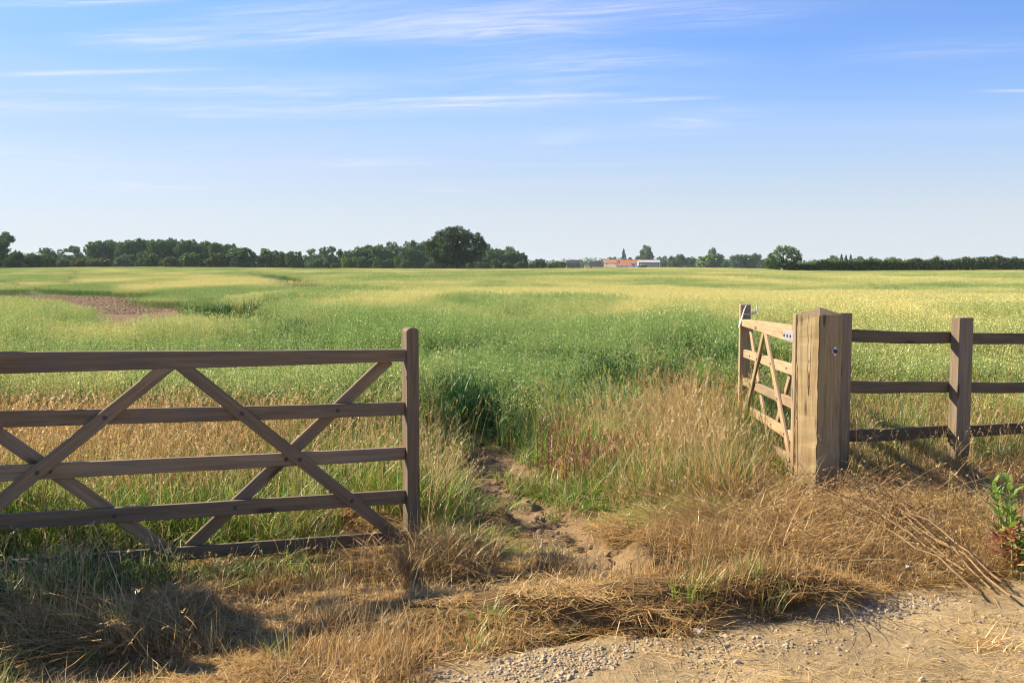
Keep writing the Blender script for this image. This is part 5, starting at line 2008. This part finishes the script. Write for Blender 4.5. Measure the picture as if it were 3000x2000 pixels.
def hedge():
    rg = np.random.default_rng(33)
    a, b = at(2300, 790, 246), at(3500, 790, 236)
    n = 260
    C, Rr = [], []
    O = Vector((a.x, a.y, ground_z(a.x, a.y) - .3))
    for i in range(n):
        t = i / (n - 1)
        x, y = lerp(a.x, b.x, t), lerp(a.y, b.y, t)
        u = 2300 + 1200 * t
        top = np.interp(u, [2300, 2340, 2400, 2600, 2700, 2850, 3000, 3500], [772, 764, 763, 761, 757, 756, 754, 752])
        top += 6.0 * (vnoise(np.array([u / 34.0]), np.array([2.0]), 5)[0] - .5) * 2
        for (uu, w_, dh) in ((2685, 18, 7), (2700, 10, 5), (2755, 16, 12), (2790, 10, 3), (2890, 20, 6), (2935, 16, 9), (2985, 10, 8), (2840, 12, 5), (2620, 14, 3)):
            top -= dh * math.exp(-((u - uu) / w_) ** 2)
        gz = ground_z(x, y) - .3
        h = (at(u, top, y).z - gz)
        for kx in range(7):
            for kz in range(9):
                zz_ = (kz + rg.uniform(0, 1)) / 9
                C.append((x + rg.uniform(-.25, .25) - O.x, y + rg.uniform(-.9, .9) * (1 - .5 * zz_) - O.y, gz + h * zz_ * .93 - O.z))
                Rr.append(rg.uniform(.18, .42))
    V, Q = leaf_cloud(np.array(C), np.array(Rr), 6, .12, 34, .2, 1.0)
    o = link('hedge', np_mesh('hedge', V, Q), L_HEDGE)
    o.location = O
    tag(o, 'long shaggy hawthorn hedge closing the field on the right', 'hedge')


hedge()


def distant_wood():
    """the far treeline on the horizon, one mass"""
    rg = np.random.default_rng(44)
    C, Rr = [], []
    for row, Y in enumerate((1250, 1350, 1500)):
        step = 6.0
        for x in np.arange(-.62 * Y, .62 * Y, step):
            u = 1500 + FX * x / Y
            top = np.interp(u, [-300, 0, 250, 900, 1500, 1600, 1700, 1800, 1900, 2000, 2100, 2200, 2400, 2600, 3000, 3300], [742, 742, 745, 752, 762, 761, 759, 758, 758, 754, 757, 758, 761, 762, 766, 766])
            top += 5 * (vnoise(np.array([u / 60.0]), np.array([row * 3.0]), 6)[0] - .5) + 2 * rg.uniform(-1, 1)
            zt = at(u, top, Y).z
            for k in range(5):
                C.append((x + rg.uniform(-5, 5), Y + rg.uniform(-8, 8), lerp(-1, zt - 2.5, (k + rg.uniform(0, 1)) / 5)))
                Rr.append(rg.uniform(3.5, 6))
    V, Q = leaf_cloud(np.array(C), np.array(Rr), 22, 1.3, 45, .3, .9)
    o = link('distant_wood', np_mesh('distant_wood', V, Q), L_DARK)
    tag(o, 'far blue green treeline along the horizon', 'wood', kind='stuff')


distant_wood()


# ------------------------------------------------------------------ the farm
def mat_roof(name, col, rows=3.0):
    m, nt, out = new_mat(name)
    tco = nt.new('ShaderNodeTexCoord').outputs['Object']
    n = nt.noise(tco, .7, 5, .65)
    n2 = nt.noise(tco, 4.0, 3, .6)
    c = nt.mix(nt.smooth(n, .3, .7), (*[x * .78 for x in col], 1), (*[min(1, x * 1.15) for x in col], 1))
    c = nt.mix(nt.m('MULTIPLY', nt.smooth(n2, .5, .75), .4), c, (*[x * .6 for x in col], 1))
    wv = nt.new('ShaderNodeTexWave', wave_type='BANDS', bands_direction='X')
    wv.inputs['Scale'].default_value = rows
    nt.put(wv.inputs['Vector'], tco)
    principled(nt, out, c, .85, .15, 0, bump(nt, wv.outputs[0], .5, .08))
    return m


PANTILE = mat_roof('orange_pantiles', (.36, .135, .068))
PANTILE2 = mat_roof('brown_pantiles', (.33, .12, .06))
SLATE = mat_roof('dark_sheet_roof', (.055, .048, .045))
SHEET = mat_roof('pale_sheet_roof', (.50, .47, .42))
CREAM = mat_simple('cream_render', (.72, .55, .34), .9, 0, .12, .5)
WHITEWALL = mat_simple('whitewash', (.74, .70, .64), .9, 0, .15, .5)
BLOCK = mat_simple('grey_block_wall', (.36, .33, .29), .9, 0, .25, 1.6)
TIMBER = mat_simple('black_weatherboard', (.10, .09, .085), .9, 0, .4, 1.2)
BLUEP = mat_simple('blue_paint', (.06, .10, .22), .5, 0, .1, 2)
WHITEP = mat_simple('white_paint', (.75, .74, .72), .5, 0, .08, 2)
DARK = mat_simple('dark_opening', (.02, .022, .025), .4, 0, .2, 2)
GLASS = mat_simple('window_glass', (.03, .035, .04), .08, 0, .1, 2, .6)


def farm_m(px, py, Y):
    return at(px, py, Y)


def house(name, label, cat, px0, px1, ridge, eave, base, Y, dep, wall, roofm, wins=(), hip=0.0, chim=None, doors=(), over=.25, frame=WHITEP, trim=None, turn=0.0):
    """building whose long wall faces the road; photo columns and rows at distance Y"""
    a, b = at(px0, base, Y), at(px1, base, Y)
    z0 = a.z - 1.5
    ze = at(px0, eave, Y).z
    zr = at(px0, ridge, Y + dep / 2).z
    ct, st_ = math.cos(turn), abs(math.sin(turn))
    cx = (a.x + b.x) / 2 + dep * math.sin(turn) / 2
    Lh = ((b.x - a.x) - dep * st_) / 2 / ct
    root = empty(name, (cx, Y, z0), turn)
    tag(root, label, cat)
    he, hr = ze - z0, zr - z0
    # walls with gables
    bm = bmesh.new()
    inset = hip * dep / 2
    pro = [(-Lh, 0, 0), (Lh, 0, 0), (Lh, dep, 0), (-Lh, dep, 0)]
    lo = [bm.verts.new(p) for p in pro]
    hi = [bm.verts.new((p[0], p[1], he)) for p in pro]
    for i in range(4):
        bm.faces.new((lo[i], lo[(i + 1) % 4], hi[(i + 1) % 4], hi[i]))
    if not hip:
        g0 = bm.verts.new((-Lh, dep / 2, hr - .05))
        g1 = bm.verts.new((Lh, dep / 2, hr - .05))
        bm.faces.new((hi[3], hi[0], g0))
        bm.faces.new((hi[1], hi[2], g1))
    link('wall', bm_mesh('wall', bm), wall, root)
    # roof of some thickness
    bm = bmesh.new()
    o = over
    sl = (hr - he) / (dep / 2)
    e = [(-Lh - o, -o, he - sl * o), (Lh + o, -o, he - sl * o), (Lh + o, dep + o, he - sl * o), (-Lh - o, dep + o, he - sl * o)]
    r0, r1 = (-Lh - o + inset, dep / 2, hr), (Lh + o - inset, dep / 2, hr)
    t = .18
    top = [bm.verts.new((p[0], p[1], p[2] + t)) for p in e + [r0, r1]]
    bot = [bm.verts.new((p[0], p[1], p[2] + .02)) for p in e + [r0, r1]]
    for vs, fl in ((top, False), (bot, True)):
        for f in ((0, 1, 5, 4), (2, 3, 4, 5), (1, 2, 5), (3, 0, 4)):
            if not hip and len(f) == 3:
                continue
            q = [vs[i] for i in f]
            bm.faces.new(q[::-1] if fl else q)
    ring = [0, 1, 5, 2, 3, 4] if not hip else [0, 1, 2, 3]
    for i in range(len(ring)):
        p, q = ring[i], ring[(i + 1) % len(ring)]
        try:
            bm.faces.new((bot[p], bot[q], top[q], top[p]))
        except ValueError:
            pass
    rf = link('roof', bm_mesh('roof', bm), roofm, root)
    if chim:
        for (pc, hw_, hh) in chim:
            xc = at(pc, base, Y).x - cx
            bm = bmesh.new()
            box_bm(bm, xc - hw_, xc + hw_, dep / 2 - hw_, dep / 2 + hw_, hr - .6, hr + hh)
            box_bm(bm, xc - hw_ * .6, xc - hw_ * .1, dep / 2 - .15, dep / 2 + .15, hr + hh, hr + hh + .35)
            box_bm(bm, xc + hw_ * .1, xc + hw_ * .6, dep / 2 - .15, dep / 2 + .15, hr + hh, hr + hh + .35)
            link('chimney', bm_mesh('chimney', bm), WHITEWALL if wall is CREAM else PANTILE2, rf)
    for kind, items in (('window', wins), ('door', doors)):
        for (x0, y0, x1, y1) in items:
            p, q = at(x0, y1, Y), at(x1, y0, Y)
            X0, X1, Z0, Z1 = (p.x - cx) / ct, (q.x - cx) / ct, p.z - z0, q.z - z0
            bm = bmesh.new()
            f = .09
            box_bm(bm, X0, X1, -.06, .02, Z0, Z0 + f)
            box_bm(bm, X0, X1, -.06, .02, Z1 - f, Z1)
            box_bm(bm, X0, X0 + f, -.06, .02, Z0 + f, Z1 - f)
            box_bm(bm, X1 - f, X1, -.06, .02, Z0 + f, Z1 - f)
            if kind == 'window':
                box_bm(bm, (X0 + X1) / 2 - .03, (X0 + X1) / 2 + .03, -.05, .02, Z0 + f, Z1 - f)
            w_ = link(kind, bm_mesh(kind, bm), frame, root)
            bm = bmesh.new()
            box_bm(bm, X0 + f, X1 - f, -.02, .01, Z0 + f, Z1 - f)
            link('pane' if kind == 'window' else 'leaf', bm_mesh('pane', bm), GLASS if kind == 'window' else (trim or DARK), w_)
    return root, (cx, Lh, he, hr, z0)


def build_farm():
    # two-storey cream farmhouse
    house('farmhouse', 'cream two storey farmhouse with an orange tiled roof', 'house', 1770, 1815, 761.5, 770, 785.5, 1000, 7, CREAM, PANTILE,
          wins=[(1775.5, 771, 1779.8, 775.5), (1799, 771.5, 1803, 775.2), (1775.5, 780.5, 1779.5, 783.8), (1784, 780, 1786.5, 783)], chim=[(1814, .55, .7)], turn=-R(34))
    # rear range with the long red roof
    house('farm_wing', 'long farm wing with an orange roof behind the white cottage', 'house', 1816, 1873, 761.5, 772, 786, 1012, 9, WHITEWALL, PANTILE, wins=[(1850, 773, 1854, 776)], chim=[(1847, .4, .6)], turn=-R(26))
    # low white cottage with hipped roof
    house('cottage', 'low white cottage with a hipped brown tiled roof', 'house', 1806, 1863, 769, 777.5, 786, 985, 8, WHITEWALL, PANTILE2, hip=1.0,
          wins=[(1808, 779, 1811.5, 783), (1821, 779.5, 1824, 782.5), (1855, 779.5, 1858.5, 783)], doors=[(1833.5, 778.5, 1836.5, 785.6)], trim=BLUEP, turn=-R(30))
    # grey shed with a pale sheet roof
    r, (cx, Lh, he, hr, z0) = house('grey_shed', 'grey block shed with a pale sheet roof and blue corner trim', 'shed', 1871, 1934, 762, 768.5, 786, 985, 12, BLOCK, SHEET, over=.3)
    bm = bmesh.new()
    box_bm(bm, -Lh - .1, Lh + .1, -.16, -.03, he - .75, he - .25)
    box_bm(bm, Lh - 1.6, Lh - .9, -.14, -.03, 0, he - .76)
    link('trim', bm_mesh('trim', bm), BLUEP, r)
    bm = bmesh.new()
    box_bm(bm, Lh + .01, Lh + .12, 2.0, 8.0, 0, he - .4)
    link('door', bm_mesh('door', bm), BLUEP, r)
    bm = bmesh.new()
    box_bm(bm, Lh - .85, Lh + .06, -.12, -.03, 0, he - .76)
    link('corner_board', bm_mesh('corner_board', bm), WHITEP, r)
    # low barn with the black roof
    house('low_barn', 'low barn with a long black roof left of the farmhouse', 'barn', 1722, 1769, 766.5, 780, 786, 960, 10, CREAM, SLATE, doors=[(1729, 780.6, 1734, 786)], hip=.6)
    house('timber_barn', 'dark weatherboarded timber barn standing left of the farm', 'barn', 1661, 1700, 762.5, 771, 787, 800, 9, TIMBER, SLATE, doors=[(1676, 774, 1683, 786.5)], hip=.0)
    # lean-to
    house('pale_outhouse', 'small pale outhouse at the left end of the low barn', 'shed', 1712, 1728, 778.5, 781, 786, 945, 3, WHITEWALL, PANTILE2)
    # boat on its cradle
    Y = 960
    p = at(1882, 784, Y)
    sc = Y / FX
    boat = empty('boat', (p.x, p.y, p.z - .6))
    tag(boat, 'small cabin boat with a maroon hull standing in front of the grey shed', 'boat')
    bm = bmesh.new()
    hl = 13.5 * sc
    st = []
    for i in range(9):
        t = i / 8
        x = -hl + 2 * hl * t
        wd = 1.2 * (1 - max(0, (t - .55) / .45) ** 2.0) if t > .55 else 1.2 * (.85 + .27 * t)
        wd = max(wd, .04)
        zk = .9 + .5 * max(0, (t - .75) / .25) ** 2
        zt = 2.55 + .35 * t ** 2
        ring = [(x, -wd, zt), (x, -wd * .8, (zt + zk) / 2), (x, 0, zk), (x, wd * .8, (zt + zk) / 2), (x, wd, zt)]
        st.append([bm.verts.new(q) for q in ring])
    for a, b in zip(st[:-1], st[1:]):
        for j in range(4):
            bm.faces.new((a[j], a[j + 1], b[j + 1], b[j]))
        bm.faces.new((a[4], a[0], b[0], b[4]))
    bm.faces.new(st[0])
    bm.faces.new(st[-1][::-1])
    MARO = mat_simple('maroon_paint', (.13, .03, .03), .4, 0, .15, 1)
    link('hull', bm_mesh('hull', bm), MARO, boat)
    bm = bmesh.new()
    vs = box_bm(bm, -2.2, 2.0, -.8, .8, 2.62, 3.6)
    vs[5].co.x -= .7
    vs[6].co.x -= .7
    vs[4].co.x += .25
    vs[7].co.x += .25
    link('cabin', bm_mesh('cabin', bm), WHITEP, boat)
    bm = bmesh.new()
    box_bm(bm, -1.4, .9, -.83, -.78, 2.95, 3.35)
    link('cabin_window', bm_mesh('cabin_window', bm), GLASS, boat)
    bm = bmesh.new()
    for x in (-2.2, 1.6):
        box_bm(bm, x - .12, x + .12, -1, 1, -.6, 1.2)
    link('cradle', bm_mesh('cradle', bm), DARK, boat)
    # blue tarpaulin heap beside it
    p = at(1869.5, 783, 955)
    rg = np.random.default_rng(3)
    bm = bmesh.new()
    bmesh.ops.create_icosphere(bm, subdivisions=3, radius=1)
    for v in bm.verts:
        k = 1 + .22 * math.sin(v.co.x * 5 + v.co.y * 3) * math.cos(v.co.z * 4)
        v.co = Vector((v.co.x * 1.5 * k, v.co.y * 1.3 * k, max(-.3, v.co.z * 1.9 * k)))
    o = link('tarpaulin', bm_mesh('tarpaulin', bm), mat_simple('blue_tarpaulin', (.08, .25, .50), .5, 0, .15, 1))
    o.location = p
    tag(o, 'blue tarpaulin heap at the left end of the boat', 'tarpaulin')
    # two parked vehicles
    for (px, lab, colr, Yv, nm) in ((1796, 'dark estate car parked before the cream farmhouse', (.05, .06, .05), 970, 'parked_car'), (1826, 'small dark car parked by the white cottage', (.05, .05, .06), 968, 'parked_car')):
        p = at(px, 786.5, Yv)
        car = empty(nm, (p.x, p.y, p.z - .3))
        tag(car, lab, 'car', 'cars parked at the farm')
        pm = mat_simple('car_paint', colr, .3, .2, .1, 2, .5)
        bm = bmesh.new()
        sl = 2.1 if px < 1800 else 1.8
        pr = [(-sl, .35), (-sl, .85), (-sl * .6, .95), (-sl * .38, 1.45), (sl * .55, 1.48), (sl * .85, 1.0), (sl, .9), (sl, .35)]
        f = [bm.verts.new((x, -.82, z)) for x, z in pr]
        g = [bm.verts.new((x, .82, z)) for x, z in pr]
        bm.faces.new(f)
        bm.faces.new(g[::-1])
        for i in range(len(pr)):
            bm.faces.new((f[i], f[(i + 1) % len(pr)], g[(i + 1) % len(pr)], g[i]))
        bmesh.ops.bevel(bm, geom=list(bm.edges), offset=.06, segments=2, affect='EDGES')
        link('body', bm_mesh('body', bm), pm, car)
        bm = bmesh.new()
        q = [bm.verts.new((x, -.835, z)) for x, z in ((-sl * .5, 1.0), (-sl * .33, 1.38), (sl * .5, 1.4), (sl * .7, 1.02))]
        q2 = [bm.verts.new((v.co.x, -.80, v.co.z)) for v in q]
        bm.faces.new(q)
        bm.faces.new(q2[::-1])
        for i in range(4):
            bm.faces.new((q[i], q[(i + 1) % 4], q2[(i + 1) % 4], q2[i]))
        link('side_window', bm_mesh('side_window', bm), GLASS, car)
        for sx in (-.62, .62):
            for sy in (-.8, .8):
                bm = bmesh.new()
                bmesh.ops.create_cone(bm, cap_ends=True, segments=14, radius1=.33, radius2=.33, depth=.2, matrix=Matrix.Translation((sx * sl, sy, .33)) @ Matrix.Rotation(R(90), 4, 'X'))
                link('wheel', bm_mesh('wheel', bm), DARK, car)


build_farm()


# ------------------------------------------------------------------ small things near the gate
def leafy_weed():
    """tall leafy willowherb at the right edge"""
    g = gpt(2975, 1690)
    root = empty('leafy_weed', (g.x, g.y, ground_z(g.x, g.y)))
    tag(root, 'tall bright green leafy weed at the right edge with some red leaves', 'plant')
    MG = mat_grass('weed_leaf', .35, .05)
    rg = random.Random(12)
    for si in range(10):
        bx, by = rg.uniform(-.04, .26), rg.uniform(-.14, .14)
        hh = [.60, .52, .46, .40, .50, .35, .44, .55, .38, .48][si]
        lx, ly = rg.uniform(-.08, .14), rg.uniform(-.05, .05)
        bm = bmesh.new()
        pts = [(bx + lx * t * t, by + ly * t * t, hh * t) for t in (0, .25, .5, .75, 1)]
        tube(bm, pts, [.006, .005, .0045, .004, .002], 6)
        me = bm_mesh('stem', bm)
        st = link('stem', me, mat_simple('weed_stem', (.22, .28, .08), .6, 0, .2, 8), root)
        tf = Tuft()
        nl = int(hh * 80)
        tt = np.sort(rng.uniform(.12, 1, nl))
        bs = np.stack([bx + lx * tt ** 2, by + ly * tt ** 2, hh * tt], 1)
        dry = tt < rng.uniform(.2, .5)
        col = np.where(dry[:, None], pal(nl, [(.34, .17, .07), (.30, .09, .06), (.42, .28, .12)]), pal(nl, [(.19, .29, .045), (.25, .35, .06), (.15, .24, .035)]))
        tf.blades(bs, np.arange(nl) * 2.4 + rng.uniform(-.3, .3, nl), U(.08, .15, nl) * (1.1 - .45 * tt), U(.6, 1.1, nl), U(.2, 1.0, nl), U(.022, .036, nl) * (1.15 - .5 * tt), 4, col, col, twist=np.zeros(nl))
        link('leaves', tf.mesh('leaves', MG), None, root)


leafy_weed()


def dead_stalks():
    M = mat_simple('dead_stalk', (.24, .155, .075), .85, 0, .45, 25)
    MS = mat_grass('dead_seed_heads', .2, .0)
    rg = random.Random(4)
    ends = [((2960, 1770), (2430, 1470), .10), ((2900, 1735), (2470, 1490), .16), ((2820, 1705), (2380, 1520), .14), ((2870, 1760), (2350, 1560), .08), ((2780, 1660), (2420, 1500), .2), ((2940, 1740), (2560, 1560), .13)]
    for i, (a, b, lift) in enumerate(ends):
        A, B = gpt(*a), gpt(*b)
        A.z = ground_z(A.x, A.y) + .05
        B.z = ground_z(B.x, B.y) + lift + .05
        root = empty('dead_stalk', A)
        tag(root, 'long pale dead weed stalk lying on the hay right of the gate post', 'dead stalk', 'fallen dead stalks')
        D = B - A
        bm = bmesh.new()
        pts = [D * t + Vector((rg.uniform(-.018, .018), rg.uniform(-.022, .022), .07 * math.sin(t * 3.1) + rg.uniform(-.02, .02))) for t in (0, .1, .2, .3, .42, .55, .66, .78, .9, 1)]
        tube(bm, pts, [.0055, .0055, .005, .005, .0045, .0042, .0038, .003, .0024, .0012], 6)
        for k in range(16):
            t = rg.uniform(.2, .97)
            p = D * t + Vector((0, 0, .09 * math.sin(t * 3.1)))
            q = p + Vector((rg.uniform(-.16, .05), rg.uniform(-.08, .08), rg.uniform(.02, .13)))
            tube(bm, [p, (p + q) / 2 + Vector((0, 0, .012)), q], [.003, .0025, .001], 4)
        link('stalk', bm_mesh('stalk', bm), M, root)
        tf = Tuft()
        n = 150
        t = rng.uniform(.5, 1.02, n)
        bs = np.array([(D.x * x, D.y * x, D.z * x + .09 * math.sin(x * 3.1)) for x in t]) + rng.normal(0, .035, (n, 3)) + np.array((0, 0, .03))
        tf.flakes(bs, rng.normal(size=(n, 3)), U(.010, .022, n), U(.006, .011, n), pal(n, [(.28, .19, .10), (.22, .14, .075), (.36, .27, .16), (.16, .09, .05)]))
        link('seed_cluster', tf.mesh('seed_cluster', MS), None, root)


dead_stalks()


def scrap(px, py, size, label, seed):
    g = gpt(px, py)
    bm = bmesh.new()
    bmesh.ops.create_grid(bm, x_segments=9, y_segments=7, size=.5)
    rg = random.Random(seed)
    ph = [rg.uniform(0, 6) for _ in range(4)]
    for v in bm.verts:
        x, y = v.co.x, v.co.y
        v.co.z = .20 * math.sin(5 * x + ph[0] + 2 * y) + .16 * math.sin(8 * y + ph[1]) + .1 * abs(math.sin(11 * (x - y) + ph[2])) + rg.uniform(-.04, .04)
        v.co.x *= 1 - .25 * abs(y)
    bmesh.ops.solidify(bm, geom=bm.faces[:], thickness=.02)
    o = link('paper_scrap', bm_mesh('paper_scrap', bm), PAPER)
    o.location = (g.x, g.y, ground_z(g.x, g.y) + size * .35)
    o.rotation_euler = (rg.uniform(-.4, .4), rg.uniform(-.4, .4), rg.uniform(0, 6))
    o.scale = (size, size * .8, size)
    tag(o, label, 'litter')


PAPER = mat_simple('crumpled_paper', (.50, .46, .40), .8, 0, .08, 10)
scrap(2053, 1862, .05, 'small crumpled white paper scrap at the edge of the track', 1)
scrap(2650, 1690, .10, 'torn pale paper caught in the dry turf under the fallen stalks', 2)


# ------------------------------------------------------------------ HAZE: the air between here and the far trees
def air():
    bm = bmesh.new()
    box_bm(bm, -4000, 4000, -120, 5200, -6, 30)
    m, nt, out = new_mat('pale_air')
    v = nt.new('ShaderNodeVolumePrincipled')
    v.inputs['Color'].default_value = (.80, .88, 1.0, 1)
    v.inputs['Density'].default_value = .00009
    v.inputs['Anisotropy'].default_value = .2
    nt.l.new(v.outputs[0], out.inputs['Volume'])
    o = link('haze', bm_mesh('haze', bm), m)
    tag(o, 'thin blue summer haze over the far fields and woods', 'haze', kind='stuff')


air()
